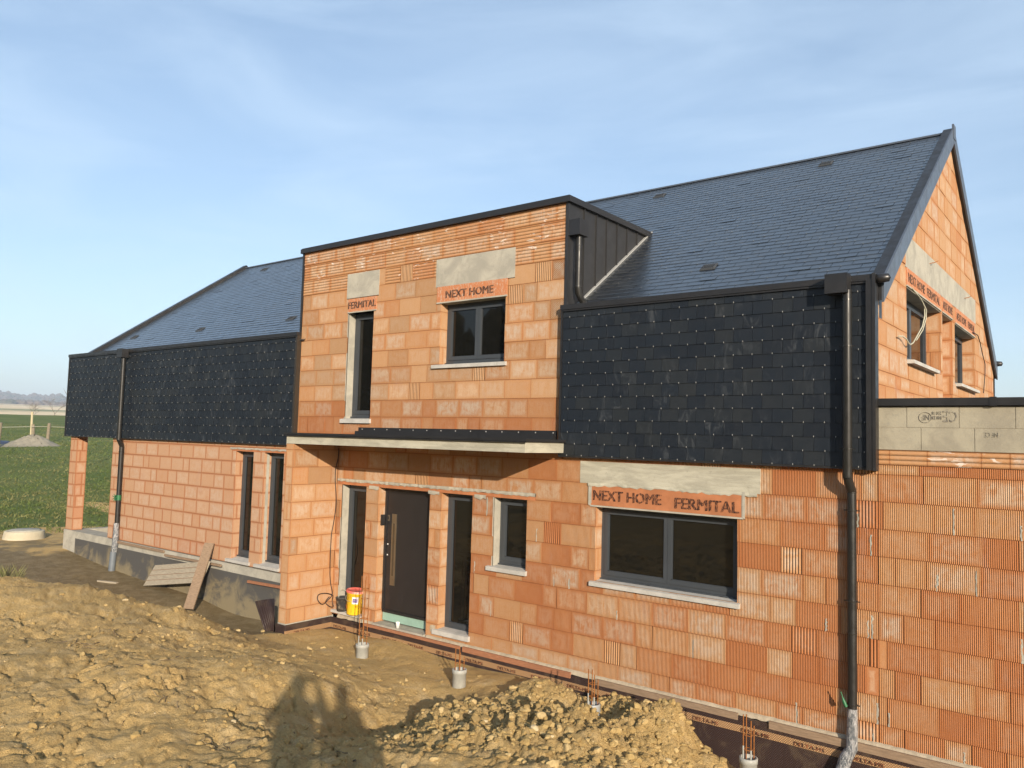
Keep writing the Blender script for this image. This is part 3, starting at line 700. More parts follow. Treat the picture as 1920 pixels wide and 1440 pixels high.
for i,(a,b_,c,d) in enumerate(G_OPEN):
    ls=[c]+[z for z in GAB_L if c<z<d]+[d]
    dp=.24 if i!=1 else .2
    brick_face(mb,(0,b_,0),(-1,0,0),(0,-1,0),0,dp,ls,(),lambda u,v,r,w_:(.5 if w_>.15 else .0,.5+.3*r.random()),rng,dep=.01)
    brick_face(mb,(0,a,0),(-1,0,0),(0,1,0),0,dp,ls,(),lambda u,v,r,w_:(.0,.5*r.random()),rng,dep=.01)
    mb.box(-dp,-.004,a,b_,d-.012,d,2)
    if i==1: brick_face(mb,(-dp,0,0),(0,1,0),(1,0,0),a,b_,ls,(),lambda u,v,r,w_:(.1,.6),rng,dep=.01)
mb.build('gable_wall',[BRICK,JOINT,CONC],house)
b=MB(); 
b.slab([(.004,1.50,2.535),(.004,7.10,2.535),(.004,7.10,2.965),(.004,1.50,2.965)],(-1,0,0),.1); 
gb2=b.build('concrete_beam',CONC,house)
for y,z in ((3.0,2.86),(5.9,2.82)):
    b=MB(); b.tube([(.0,y,z),(.06,y+.02,z+.01),(.09,y+.12,z+.05)],.006,6); b.build('tie_wire',RUST,gb2)
def glintel(y0,y1,z0,z1,words):
    b=MB(); b.box(-.1,.008,y0,y1,z0,z1,0); o=b.build('lintel',TERRAD,house,.002)
    q=MB(); q.box(-.22,.014,y0,y1,z0-.02,z0-.001,0); q.build('lintel_edge',CONC,o)
    for ty_,sz,wd,s_,zz_ in words: text('lettering',s_,sz,INKD,M3((.0095,ty_,zz_),(0,1,0),(0,0,1)),o,.03,wd)
glintel(1.54,3.79,2.31,2.532,[(1.62,.17,1.0,'NEXT HOME',2.36),(2.78,.17,.92,'FERMITAL',2.36)])
glintel(3.90,4.74,2.31,2.532,[(3.95,.17,.76,'NEXT HOME',2.36)])
glintel(5.00,6.97,2.29,2.532,[(5.1,.17,.92,'NEXT HOME',2.35),(6.2,.17,.7,'FERMITAL',2.35)])
b=MB(); b.tube([(.06,1.555,2.263),(.06,1.979,2.22),(.06,2.306,2.142),(.06,2.331,2.016),(.06,2.172,1.853),(.06,1.841,1.686),(.06,1.612,1.573),(.06,1.446,1.53),(.06,1.34,1.542),(.06,1.236,1.578),(.05,1.083,1.595),(.03,.956,1.58)],.009,6)
b.tube([(.05,1.7,2.27),(.07,2.05,2.2),(.075,2.36,2.1),(.07,2.36,1.98),(.07,2.14,1.80),(.07,1.75,1.62)],.007,6)
b.build('wire_loop',WIREM,house)
b=MB(); b.tube([(.02,6.626,2.325),(.03,7.123,2.334),(.03,7.401,2.224),(.03,7.622,2.069),(.03,7.969,1.885),(.03,7.95,1.701),(.03,7.729,1.323)],.008,6); b.build('wire_loop',BLACKC,house)
b=MB(); b.box(0.003,.02,7.0,7.9,.79,1.0,0); 

# ------------------------------------------------------------------ windows, door
def win_front(x0,x1,z0,z1,y,sash=1,name='window',inner=True,label=None):
    """window unit in a wall facing -Y ; y = outer face of frame"""
    w_=empty(name,((x0+x1)/2,y,z0)); w_.parent=house
    if label: w_['label']=label
    def loc(o): o.location=(-(x0+x1)/2,-y,-z0); return o
    b=MB(); f=.055
    b.box(x0,x0+f,y,y+.07,z0,z1,0); b.box(x1-f,x1,y,y+.07,z0,z1,0); b.box(x0+f,x1-f,y,y+.07,z1-f,z1,0); b.box(x0+f,x1-f,y,y+.07,z0,z0+f+.01,0)
    b.box(x0,x1,y-.035,y,z0-.005,z0+.022,0)
    n=sash
    for k in range(2*n): hx=x0+(x1-x0)*(k+.5)/(2*n); b.box(hx-.018,hx+.018,y-.0365,y-.034,z0+.006,z0+.014,1)
    loc(b.build('frame',[FRAME,TRIM],w_,.003)); W=(x1-x0-2*f)/n; s_=.052
    for i in range(n):
        a=x0+f+W*i+.002; c=a+W-.004; zb,zt=z0+f+.012,z1-f-.002
        b=MB(); b.box(a,a+s_,y-.012,y+.05,zb,zt,0); b.box(c-s_,c,y-.012,y+.05,zb,zt,0); b.box(a+s_,c-s_,y-.012,y+.05,zt-s_,zt,0); b.box(a+s_,c-s_,y-.012,y+.05,zb,zb+s_,0)
        b.box(a+s_,a+s_+.012,y,y+.02,zb+s_,zt-s_,0); b.box(c-s_-.012,c-s_,y,y+.02,zb+s_,zt-s_,0); b.box(a+s_,c-s_,y,y+.02,zb+s_,zb+s_+.012,0)
        loc(b.build('sash',FRAME,w_,.003))
        g=MB(); g.box(a+s_,c-s_,y+.018,y+.024,zb+s_,zt-s_,0); loc(g.build('pane',GLASS,w_))
    return w_
def sill_front(x0,x1,zt,zf,zb,parent=None,depth=.22):
    b=MB(); yf=M-.045
    b.hexa([(x0,yf,zb),(x1,yf,zb),(x1,M+.005,zb),(x0,M+.005,zb)],[(x0,yf,zf),(x1,yf,zf),(x1,M+.005,zf+.008),(x0,M+.005,zf+.008)],0)
    x0i,x1i=x0+.05,x1-.05
    b.hexa([(x0i,M,zb+.005),(x1i,M,zb+.005),(x1i,M+depth,zb+.005),(x0i,M+depth,zb+.005)],[(x0i,M,zf+.0085),(x1i,M,zf+.0085),(x1i,M+depth,zt),(x0i,M+depth,zt)],0)
    return b.build('window_sill',SILL,house,.005)
YF=M+.165
win_front(-3.625,-1.60,-1.665,-.66,YF,2); sill_front(-3.69,-1.56,-1.652,-1.684,-1.738)
win_front(-8.94,-8.30,-2.85,-.66,YF,1); sill_front(-9.07,-8.30,-2.845,-2.868,-2.91)
win_front(-6.52,-5.865,-2.82,-.66,YF,1); sill_front(-6.60,-5.835,-2.785,-2.805,-2.875)
win_front(-5.435,-4.805,-1.675,-.66,YF,1); sill_front(-5.53,-4.78,-1.668,-1.692,-1.752)
win_front(-8.96,-8.29,.54,2.425,YF,1); sill_front(-9.04,-8.26,.535,.51,.438)
win_front(-6.67,-5.315,1.42,2.41,YF,2); sill_front(-6.81,-5.26,1.415,1.40,1.345)
win_front(-12.30,-11.68,-2.30,-.165,YF,1); sill_front(-12.44,-11.63,-2.29,-2.352,-2.408)
win_front(-11.32,-10.68,-2.30,-.165,YF,1); sill_front(-11.46,-10.66,-2.29,-2.352,-2.408)
def win_gable(y0,y1,z0,z1,x):
    w_=empty('window',(x,(y0+y1)/2,z0)); w_.parent=house
    def loc(o): o.location=(-x,-(y0+y1)/2,-z0); return o
    f=.055; b=MB()
    b.box(x-.07,x,y0,y0+f,z0,z1,0); b.box(x-.07,x,y1-f,y1,z0,z1,0); b.box(x-.07,x,y0+f,y1-f,z1-f,z1,0); b.box(x-.07,x,y0+f,y1-f,z0,z0+f,0); loc(b.build('frame',FRAME,w_,.003))
    W=(y1-y0-2*f)/2
    for i in range(2):
        a=y0+f+W*i; c=a+W; b=MB()
        b.box(x-.05,x+.012,a,a+.055,z0+f,z1-f,0); b.box(x-.05,x+.012,c-.055,c,z0+f,z1-f,0); b.box(x-.05,x+.012,a+.055,c-.055,z0+f,z0+f+.055,0); b.box(x-.05,x+.012,a+.055,c-.055,z1-f-.055,z1-f,0); loc(b.build('sash',FRAME,w_))
        g=MB(); g.box(x-.03,x-.024,a+.055,c-.055,z0+f+.055,z1-f-.055,0); loc(g.build('pane',GLASS,w_))
win_gable(1.56,3.80,1.37,2.28,-.20); win_gable(4.96,6.96,1.31,2.26,-.20)
for y0,y1,z in ((1.56,3.22,1.36),(5.03,6.9,1.312)):
    b=MB(); b.hexa([(-.2,y0,z-.05),(.085,y0,z-.05),(.085,y1,z-.05),(-.2,y1,z-.05)],[(-.2,y0,z+.02),(.085,y0,z-.005),(.085,y1,z-.005),(-.2,y1,z+.02)],0); b.build('window_sill',SILL,house,.004)
# door
d=empty('door',(-7.4,YF,-2.9)); d.parent=house
def dl(o): o.location=(7.4,-YF,2.9); return o
b=MB(); b.box(-7.975,-7.93,YF-.02,YF+.07,-2.72,-.66,0); b.box(-6.85,-6.775,YF-.02,YF+.07,-2.76,-.66,0); b.box(-7.93,-6.85,YF-.02,YF+.07,-.735,-.66,0); dl(b.build('door_frame',TRIM,d,.003))
b=MB(); b.box(-7.93,-6.85,YF,YF+.06,-2.72,-.735,0); dl(b.build('door_leaf',DOORM,d,.003))
b=MB(); b.box(-7.80,-7.69,YF-.012,YF-.001,-2.30,-1.10,0); dl(b.build('handle',STEEL,d,.002))
b=MB(); b.box(-7.765,-7.725,YF-.0135,YF-.0125,-2.14,-1.26,0); dl(b.build('handle_slot',m_simple('dark_bronze_slot',(.06,.042,.022),.5),d))
b=MB(); b.box(-7.905,-7.865,YF-.012,YF-.001,-1.225,-1.125,0); q=dl(b.build('lock_escutcheon',STEEL,d,.004)); b=MB(); b.box(-7.895,-7.875,YF-.014,YF-.0125,-1.20,-1.15,0); dl(b.build('keyhole_cover',TRIM,d))
for z in (-1.62,-1.80): b=MB(); b.box(-7.90,-7.88,YF-.006,YF-.001,z-.01,z+.01,0); dl(b.build('screw_plug',WHITE,d))
b=MB(); b.box(-7.95,-6.80,YF-.03,YF+.05,-2.76,-2.722,0); dl(b.build('door_threshold',TRIM,d))
b=MB(); b.box(-7.95,-6.80,YF-.006,YF+.05,-2.90,-2.765,0); dl(b.build('threshold_board',MINT,d))
b=MB(); b.box(-7.975,-6.775,M-.05,YF+.08,-2.975,-2.925,0); b.build('door_step',CONC,house,.006)
# key safe on the door jamb
b=MB(); b.box(-7.974,-7.94,M+.05,M+.12,-1.30,-1.12,0); b.build('intercom_box',TRIM,house,.01)

# ------------------------------------------------------------------ pipes
def rings(par,pts,r,mat,ear=True):
    for (x,y,z) in pts:
        b=MB(); m=0
        b.tube([(x,y,z-.009),(x,y,z+.009)],r+.006,14,m)
        if ear: b.box(x-r-.035,x+r+.035,y-.004,y+.004,z-.006,z+.006,m)
        b.build('pipe_bracket',mat,par)
def downpipe(name,parent): o=empty(name); o.parent=parent; return o
p1=downpipe('downpipe',house); xc=-.27; r_=.05
b=MB(); b.tube([(xc,-.10,1.99),(xc,-.10,-.06),(xc,-.095,-.09)],r_,18); b.tube([(xc,-.095,-.085),(xc+.002,-.07,-.135),(xc+.01,-.02,-.205),(xc+.014,.012,-.25)],r_,18); b.tube([(xc+.014,.012,-.24),(xc+.014,.015,-2.66)],r_,18); b.build('pipe',PIPE,p1)
BRM=m_simple('bracket_metal',(.05,.048,.045),.25,.6)
rings(p1,[(xc,-.10,1.36),(xc,-.10,.22)],r_,BRM); rings(p1,[(xc+.014,.013,-.46),(xc+.014,.013,-1.45),(xc+.014,.013,-2.56)],r_,BRM); rings(p1,[(xc+.014,.013,-1.80),(xc+.014,.012,-.26),(xc,-.10,1.88)],r_-.002,BRM,False)
b=MB(); b.box(-.485,-.245,-.20,-.032,1.955,2.175,0); b.build('rainwater_head',TRIM,p1,.004)
b=MB(); b.tube([(xc+.014,.01,-2.60),(xc+.014,.008,-2.80),(xc+.010,.0,-3.02),(xc-.04,-.03,-3.12),(xc-.09,-.07,-3.30),(xc-.12,-.10,-3.55)],.06,14,radii=[.055,.058,.062,.068,.066,.07]); b.build('plastic_sleeve',SLEEVE,p1)
b=MB(); b.tube([(xc-.035,-.045,-2.58),(xc-.055,-.05,-2.53),(xc-.075,-.05,-2.47)],.016,8,radii=[.018,.02,.004]); b.tube([(xc-.075,-.05,-2.47),(xc-.09,-.05,-2.43)],.006,6); b.build('plastic_tie',GREEN,p1)
p2=downpipe('downpipe',house); xc=-16.93
b=MB(); b.tube([(xc,-.10,2.02),(xc,-.10,-.04)],.055,16); b.tube([(xc,-.10,-.03),(xc-.01,-.06,-.10),(xc-.06,.0,-.17),(xc-.07,.012,-.22)],.052,14); b.tube([(xc-.07,.012,-.2),(xc-.07,.012,-2.15)],.055,16); b.build('pipe',PIPE,p2)
rings(p2,[(xc,-.10,1.52),(xc,-.10,.35)],.055,TRIM); rings(p2,[(xc-.07,.012,-.32)],.055,BRM,False)
b=MB(); b.box(xc-.16,xc+.10,-.20,-.032,1.94,2.15,0); b.build('rainwater_head',TRIM,p2,.004)
b=MB(); b.tube([(xc-.07,.0,-2.02),(xc-.07,-.0,-2.3),(xc-.05,-.01,-2.5),(xc-.07,-.02,-2.72)],.07,12,radii=[.06,.07,.075,.07]); b.build('plastic_sleeve',SLEEVE,p2)
b=MB(); b.tube([(xc-.07,-.03,-2.70),(xc-.08,-.05,-3.25)],.075,14); b.build('drain_stub',GREYPVC,p2)
b=MB()
for k in range(7): a=k*.9; b.tube([(xc-.07,-.07,-1.42),(xc-.07+.10*math.cos(a),-.09,-1.42+.09*math.sin(a))],.009,5)
b.tube([(xc-.07,.012,-1.48),(xc-.07,.012,-1.36)],.062,12); b.build('plastic_tie',GREEN,p2)
p3=downpipe('downpipe',house)
b=MB(); b.tube([(-4.07,.20,3.26),(-4.07,.20,2.44)],.048,16); b.tube([(-4.07,.20,2.47),(-4.07,.22,2.36),(-4.055,.27,2.28),(-4.05,.34,2.235)],.05,16); b.build('pipe',PIPE,p3)
rings(p3,[(-4.07,.20,3.06),(-4.07,.20,2.46)],.048,ZINC,False)
b=MB(); b.box(-4.185,-3.985,.08,.32,3.20,3.43,0); b.build('rainwater_head',TRIM,p3,.004)

# ------------------------------------------------------------------ ground
def h2(ix,iy,seed):
    n=(ix*374761393+iy*668265263+seed*1442695041)&0x7fffffff
    n=((n^(n>>13))*1274126177)&0x7fffffff
    return ((n^(n>>16))&0xffff)/65535.
def vnoise(x,y,seed=0):
    ix=np.floor(x).astype(np.int64); iy=np.floor(y).astype(np.int64); fx=x-ix; fy=y-iy
    fx=fx*fx*fx*(fx*(fx*6-15)+10); fy=fy*fy*fy*(fy*(fy*6-15)+10)
    a=h2(ix,iy,seed);b=h2(ix+1,iy,seed);c=h2(ix,iy+1,seed);d=h2(ix+1,iy+1,seed)
    return (a*(1-fx)+b*fx)*(1-fy)+(c*(1-fx)+d*fx)*fy
def fbm(x,y,o,seed=0,g=.5):
    s=0;a=1;t=0
    for i in range(o): s=s+a*vnoise(x*2**i+i*17.3,y*2**i-i*9.1,seed+i); t+=a; a*=g
    return s/t-.5
def worley(x,y,seed=0):
    ix=np.floor(x).astype(np.int64); iy=np.floor(y).astype(np.int64); f1=np.full(x.shape,9.);f2=np.full(x.shape,9.)
    for dx in (-1,0,1):
        for dy in (-1,0,1):
            cx=ix+dx;cy=iy+dy; px=cx+h2(cx,cy,seed); py=cy+h2(cx,cy,seed+77)
            d=np.hypot(px-x,py-y); f2=np.where(d<f1,f1,np.minimum(f2,d)); f1=np.minimum(f1,d)
    return f1,f2
CP=np.array([(-19.9,0,-2.93),(-17.6,0,-3.11),(-15.7,0,-3.2),(-13.3,0,-3.27),(-11.9,0,-3.40),(-11.1,0,-3.38),(-9.9,0,-3.35),
(-9.3,-1.0,-3.13),(-9.0,-.3,-3.15),(-8.2,0,-3.18),(-7.4,0,-3.12),(-6.5,0,-3.18),(-5.5,0,-3.21),(-4.7,0,-3.18),(-4.3,0,-3.25),(-3.5,0,-3.5),(-2.5,0,-3.65),(-1.3,0,-3.7),(-.5,0,-3.6),(2,0,-3.5),
(-7.15,-.9,-3.16),(-5.16,-.9,-3.19),(-3.0,-.95,-3.12),(-1.06,-.9,-3.6),(0,-.9,-3.6),
(-4.3,-.8,-3.02),(-4.0,-.75,-2.90),(-3.5,-.65,-2.97),(-2.8,-.62,-2.95),(-2.4,-.7,-2.87),(-2.0,-.7,-2.92),(-1.7,-.75,-3.07),(-1.45,-.8,-3.3),
(-3.7,-1.5,-2.98),(-3.0,-1.4,-3.0),(-2.2,-1.5,-2.9),(-2.3,-2.2,-2.80),(-3.2,-2.3,-2.86),(-1.2,-1.4,-3.5),(-.5,-1.3,-3.6),(-2.4,-3.2,-2.72),(-1.6,-2.6,-2.85),(-.9,-2.2,-3.3),(-4.7,-1.7,-3.24),(-4.6,-2.7,-3.28),(0,-3.2,-3.1),
(-5.2,-6.6,-2.56),(-4.2,-5.7,-2.6),(-3.3,-4.8,-2.62),(-2.5,-3.7,-2.74),
(-12.4,-4.0,-2.32),(-11.3,-3.1,-2.44),(-10.0,-2.5,-2.63),(-9.6,-1.95,-2.86),(-9.35,-1.5,-3.04),
(-14.0,-3.3,-3.22),(-12.7,-2.2,-3.30),(-11.3,-1.4,-3.36),(-10.3,-1.2,-3.30),(-16,-4.4,-3.15),(-15.2,-5.6,-2.7),
(-6.7,-4.4,-2.48),(-7.6,-5.7,-2.40),(-5.6,-2.95,-2.78),(-7.0,-1.8,-3.0),(-4.25,-2.5,-2.98),(-8.2,-3.0,-2.70),(-8.6,-1.6,-3.05),(-9.4,-4.2,-2.42),(-6.0,-1.6,-3.08),
(-14,-7,-2.35),(-10,-8,-2.4),(-6,-9.5,-2.5),(-2,-8,-2.6),(0,-7,-2.6),(0,-5,-2.8),(.5,-3.5,-3.1),(2,-5,-2.9),
(-14,-1.5,-3.28),(-17,-2,-3.15),(-20,-2,-3.0),(-23,0,-2.98),(-23,-4,-2.9),(-19,-6,-2.85),
(2.2,-9.3,-2.5),(4,-12,-2.4),(0,-10,-2.5),(-2,-12,-2.5),(-12,-12,-2.5),(6,-6,-2.6),(4,-3,-3.1),(3,-1,-3.5),
(-25,3,-3.0),(-28,6,-2.9),(-26,-4,-2.9),(-20,6,-3.0),(-12,6,-3.3),(-4,6,-3.5),(6,6,-3.5),(-16,13,-3.0),(0,14,-3.2),(12,0,-3.0),(12,-12,-2.2),(-2,-18,-2.2),(-14,-16,-2.3),(-25,-12,-2.4)])
def tps_fit(P):
    X=P[:,:2]; n=len(X); d=np.hypot(X[:,None,0]-X[None,:,0],X[:,None,1]-X[None,:,1])
    K=np.where(d>0,d*d*np.log(d+1e-12),0)*.02+d+np.eye(n)*(-.02); A=np.zeros((n+3,n+3)); A[:n,:n]=K; Q=np.c_[np.ones(n),X]; A[:n,n:]=Q; A[n:,:n]=Q.T
    return np.linalg.solve(A,np.r_[P[:,2],0,0,0])
def tps_fit(P):
    X=P[:,:2]; n=len(X); d=np.hypot(X[:,None,0]-X[None,:,0],X[:,None,1]-X[None,:,1])
    A=np.zeros((n+3,n+3)); A[:n,:n]=-np.sqrt(d*d+.16)-np.eye(n)*.01; Q=np.c_[np.ones(n),X]; A[:n,n:]=Q; A[n:,:n]=Q.T
    return np.linalg.solve(A,np.r_[P[:,2],0,0,0])
TW=tps_fit(CP)
def tps(x,y):
    out=np.full(x.shape,TW[-3])+TW[-2]*x+TW[-1]*y
    for (px,py,_),w_ in zip(CP,TW[:-3]): out-=w_*np.sqrt((x-px)**2+(y-py)**2+.16)
    return out
def sstep(a,b,x): t=np.clip((x-a)/(b-a),0.,1.); return t*t*(3-2*t)
def terrain(x,y,detail=True):
    r=np.hypot(x-CAM.x,y-CAM.y); az=np.degrees(np.arctan2(-(x-CAM.x),y-CAM.y))
    near=tps(x,y); near=near+1.12*np.exp(-((((x-2.5)**2+(y+9.85)**2))/1.45**2)**1.6)
    far=np.interp(r,[25,30,35,40,50,60,80,120,180,300,420,700,1100,1500,2000,2400,3000,3600],[-3.0,-2.8,-2.5,-2.2,-1.5,-.95,-.45,1.75,.6,2.5,7.0,15.5,26,32,44,80,60,40])
    hill=1+.075*np.cos((az-71.2)*1.745)+.025*np.sin(az*5.1+.5)+.05*fbm(az*3,az*0+2,3,40)*4
    far=np.where(r>1300,44+(far-44)*hill+ (hill-1)*30*sstep(1300,2200,r),far)
    k=sstep(24,33,r); z=near*(1-k)+far*k
    # keep clear of the house footprint
    ho=(sstep(-20.4,-19.9,x)*(1-sstep(4.6,5.2,x))*sstep(.25,.6,y)*(1-sstep(9.2,9.6,y)))
    z=np.where(ho>0,z*(1-ho)+(-3.6)*ho,z)
    heap=np.exp(-(((x+2.7-.25*(y+1.2))/1.5)**2+((y+1.9)/1.55)**2)**1.5)
    mound=(1-sstep(-3.0,-3.2,z)*sstep(-8.8,-9.5,x))*(1-sstep(15,21,r))*(1-.75*sstep(-2.6,-1.2,y))
    wet=np.clip(sstep(-2.85,-3.05,z+.12*fbm(x*1.5,y*1.5,3,5))*sstep(-8.9,-9.5,x),0,1)*(1-sstep(24,30,r))
    if detail:
        kk=1-sstep(25,45,r); wall=np.clip((-.15-y)/.5,0.1,1) 
        w1,w2=worley(x*3.2+fbm(x*2,y*2,2,3)*1.2,y*3.2,9); c1,c2=worley(x*.55+fbm(x*1.5,y*1.5,4,8)*1.1,y*.75+fbm(x*1.3,y*1.3,4,18)*1.1,19)
        crack=np.exp(-((c2-c1)/.035)**2)*sstep(.0,.2,fbm(x*.5,y*.5,2,61)+.12)
        amp=.50+.35*mound+.5*heap
        dz=fbm(x*.8,y*.8,3,1)*.20*mound+fbm(x*2.6,y*2.6,5,2,.55)*.10*amp+fbm(x*14,y*14,3,12)*.03*amp
        wx=x+.35*fbm(x*2.2,y*2.2,4,8)+.12*fbm(x*9,y*9,2,88); wy=y+.35*fbm(x*2.2+7,y*2.2,4,18)+.12*fbm(x*9,y*9+5,2,98)
        c1,c2=worley(wx*1.15,wy*1.15,19); crack=np.exp(-((c2-c1)/.030)**2)*sstep(-.02,.12,fbm(x*.8,y*.8,2,61))
        e1,e2=worley(wx*3.6,wy*3.6,23); crack2=np.exp(-((e2-e1)/.06)**2)*sstep(.0,.14,fbm(x*1.3+3,y*1.3,2,62))
        cell=h2(np.floor(wx*1.15).astype(np.int64),np.floor(wy*1.15).astype(np.int64),3)
        dz+= -(crack*.085+crack2*.035)*mound+(.5-c1)*.06*mound
        dz+= sstep(.02,.20,fbm(x*1.9,y*1.9,4,44,.6))*fbm(x*7,y*7,4,45,.6)*.15*mound
        k1,k2=worley(wx*5.5,wy*5.5,53); dz+= sstep(-.02,.16,fbm(x*.9+9,y*.9,3,54))*(.45-k1)*.06*(mound+.45*(1-mound))
        g1=np.abs(fbm(x*1.6+.8*y,y*1.1,4,71,.6)); dz+= -np.exp(-(g1/.018)**2)*.035*mound
        dz+= (.22-w1)*.07*mound*sstep(-.05,.25,fbm(x*.7,y*.7,2,33))
        v1,v2=worley(x*6.5+fbm(x*5,y*5,2,4),y*6.5,29); v3,v4=worley(x*13,y*13,39); dz+=heap*((.5-v1)*.15+(.5-v3)*.07+fbm(x*5,y*5,4,14)*.22+fbm(x*1.7,y*1.7,3,15)*.25)
        z=z+dz*kk*wall+fbm(x*.15,y*.15,3,50)*.35*sstep(30,50,r)*(1-sstep(110,160,r))
    return z,wet,heap,mound,r,az
def tz(x,y,d=True): return float(terrain(np.array([float(x)]),np.array([float(y)]),d)[0][0])
angs=np.concatenate([np.arange(-180,-20,5),np.arange(-20,2,1.),np.arange(2,76,.13),np.arange(76,100,1.),np.arange(100,180,5)])
rr=[.4]
while rr[-1]<30: rr.append(rr[-1]*(1.06 if rr[-1]<3.2 else 1.01 if rr[-1]<6.3 else 1.0045 if rr[-1]<13 else 1.008))
while rr[-1]<3700: rr.append(rr[-1]*1.035)
rr=np.array(rr); na,nr=len(angs),len(rr)
AA,RR=np.meshgrid(np.radians(angs),rr,indexing='ij')
X=CAM.x-np.sin(AA)*RR; Y=CAM.y+np.cos(AA)*RR
Z,wet,heap,mound,rd,az=terrain(X.ravel(),Y.ravel())
co=np.c_[X.ravel(),Y.ravel(),Z]; co=np.vstack([co,[CAM.x,CAM.y,float(terrain(np.array([CAM.x]),np.array([CAM.y]))[0][0])]])
i=np.arange(na)[:,None]; j=np.arange(nr-1)[None,:]; i2=(i+1)%na
q=np.stack([i*nr+j,i*nr+j+1,i2*nr+j+1,i2*nr+j],-1).reshape(-1,4)[:, ::-1]
fan=[(na*nr,((k+1)%na)*nr,k*nr)[::-1] for k in range(na)]
me=bpy.data.meshes.new('ground'); me.vertices.add(len(co)); me.vertices.foreach_set('co',co.ravel())
nl=len(q)*4+len(fan)*3; me.loops.add(nl); me.polygons.add(len(q)+len(fan))
me.loops.foreach_set('vertex_index',np.concatenate([q.ravel(),np.array(fan).ravel()]))
me.polygons.foreach_set('loop_start',np.concatenate([np.arange(len(q))*4,len(q)*4+np.arange(len(fan))*3]))
me.update(calc_edges=True); me.validate()
me.polygons.foreach_set('use_smooth',[True]*len(me.polygons))
grass=sstep(27,31,rd+2.2*fbm(X.ravel()*.3,Y.ravel()*.3,3,70)*2); grass=np.maximum(grass,sstep(-20.5,-22.5,X.ravel())*0)
bare=np.exp(-(((X.ravel()+27.5)/1.6)**2+((Y.ravel()-4.6)/.5)**2)); grass=grass*(1-.9*np.clip(bare*1.3,0,1))
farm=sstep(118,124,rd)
zone=np.zeros((len(co),4)); zone[:-1,0]=np.clip(wet,0,1); zone[:-1,1]=grass; zone[:-1,2]=farm; zone[:-1,3]=heap
za=me.color_attributes.new('zone','FLOAT_COLOR','POINT'); za.data.foreach_set('color',zone.ravel())
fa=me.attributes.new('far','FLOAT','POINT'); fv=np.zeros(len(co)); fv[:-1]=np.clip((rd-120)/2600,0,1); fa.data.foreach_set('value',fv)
me.materials.append(GROUND); g=bpy.data.objects.new('ground',me); COL.objects.link(g); tag(g,kind='structure')

# loose clods and stones
def ico(sub=1):
    import bmesh
    bm=bmesh.new(); bmesh.ops.create_icosphere(bm,subdivisions=sub,radius=1); v=[tuple(x.co) for x in bm.verts]; f=[tuple(x.index for x in k.verts) for k in bm.faces]; bm.free(); return np.array(v),f
IV,IF=ico(2)
def clods(name,n,fn,label,cat,smin,smax,seed,light=.5):
    r=np.random.RandomState(seed); P,S=fn(n,r,smin,smax)
    V=[];F=[];T=[]
    z,*_=terrain(P[:,0],P[:,1])
    for k in range(len(P)):
        s_=S[k]*np.array([r.uniform(.7,1.3),r.uniform(.7,1.2),r.uniform(.55,.9)])
        v=IV*(1+.45*(r.rand(len(IV),1)-.5)); 
        for _ in range(3):
            nn=r.normal(size=3); nn/=np.linalg.norm(nn); dd=v@nn; lim=.62; v=v-np.outer(np.clip(dd-lim,0,9),nn)
        a=r.uniform(0,6.28); c_,s2=math.cos(a),math.sin(a); v=v*s_; v=np.c_[v[:,0]*c_-v[:,1]*s2,v[:,0]*s2+v[:,1]*c_,v[:,2]]
        v=v+np.array([P[k,0],P[k,1],z[k]+s_[2]*.05]); o=len(V)*len(IV); V.append(v); F.extend([tuple(i+o for i in f) for f in IF]); T.append(np.clip(r.beta(1.2,1.6)*1.0+light-.5,0,1))
    V=np.vstack(V); me=bpy.data.meshes.new(name); me.from_pydata(V.tolist(),[],F)
    ca=me.color_attributes.new('blk','FLOAT_COLOR','CORNER'); arr=np.repeat(np.array(T),len(IF)*3); ca.data.foreach_set('color',np.c_[arr,arr*0,arr*0,arr*0+1].ravel())
    me.materials.append(CLOD); o=bpy.data.objects.new(name,me); COL.objects.link(o); tag(o,label,cat,kind='stuff'); return o
def f_heap(n,r,a,b):
    P=np.c_[r.uniform(-4.9,-.6,n),r.uniform(-4.1,-.4,n)]; P=P[terrain(P[:,0],P[:,1])[2]>r.uniform(.12,.7,n)]; return P,a+(b-a)*r.rand(len(P))**5
clods('clay_clods',15000,f_heap,'crumbly clay clods covering the spoil heap before the wall','clods',.006,.055,3,.46)
def f_mound(n,r,a,b):
    rr_=6.3+9*r.rand(n)**.9; az_=np.radians(r.uniform(14,72,n)); P=np.c_[CAM.x-np.sin(az_)*rr_,CAM.y+np.cos(az_)*rr_]; z=terrain(P[:,0],P[:,1])[0]; k=(P[:,1]<-.3)&((fbm(P[:,0]*.6,P[:,1]*.6,3,91)>-.04)|(r.rand(n)<.25)); return P[k],(a+(b-a)*r.rand(k.sum())**6)
clods('loose_stones',5200,f_mound,'loose clay crumbs and small stones strewn over the mound','stones',.004,.05,5,.5)
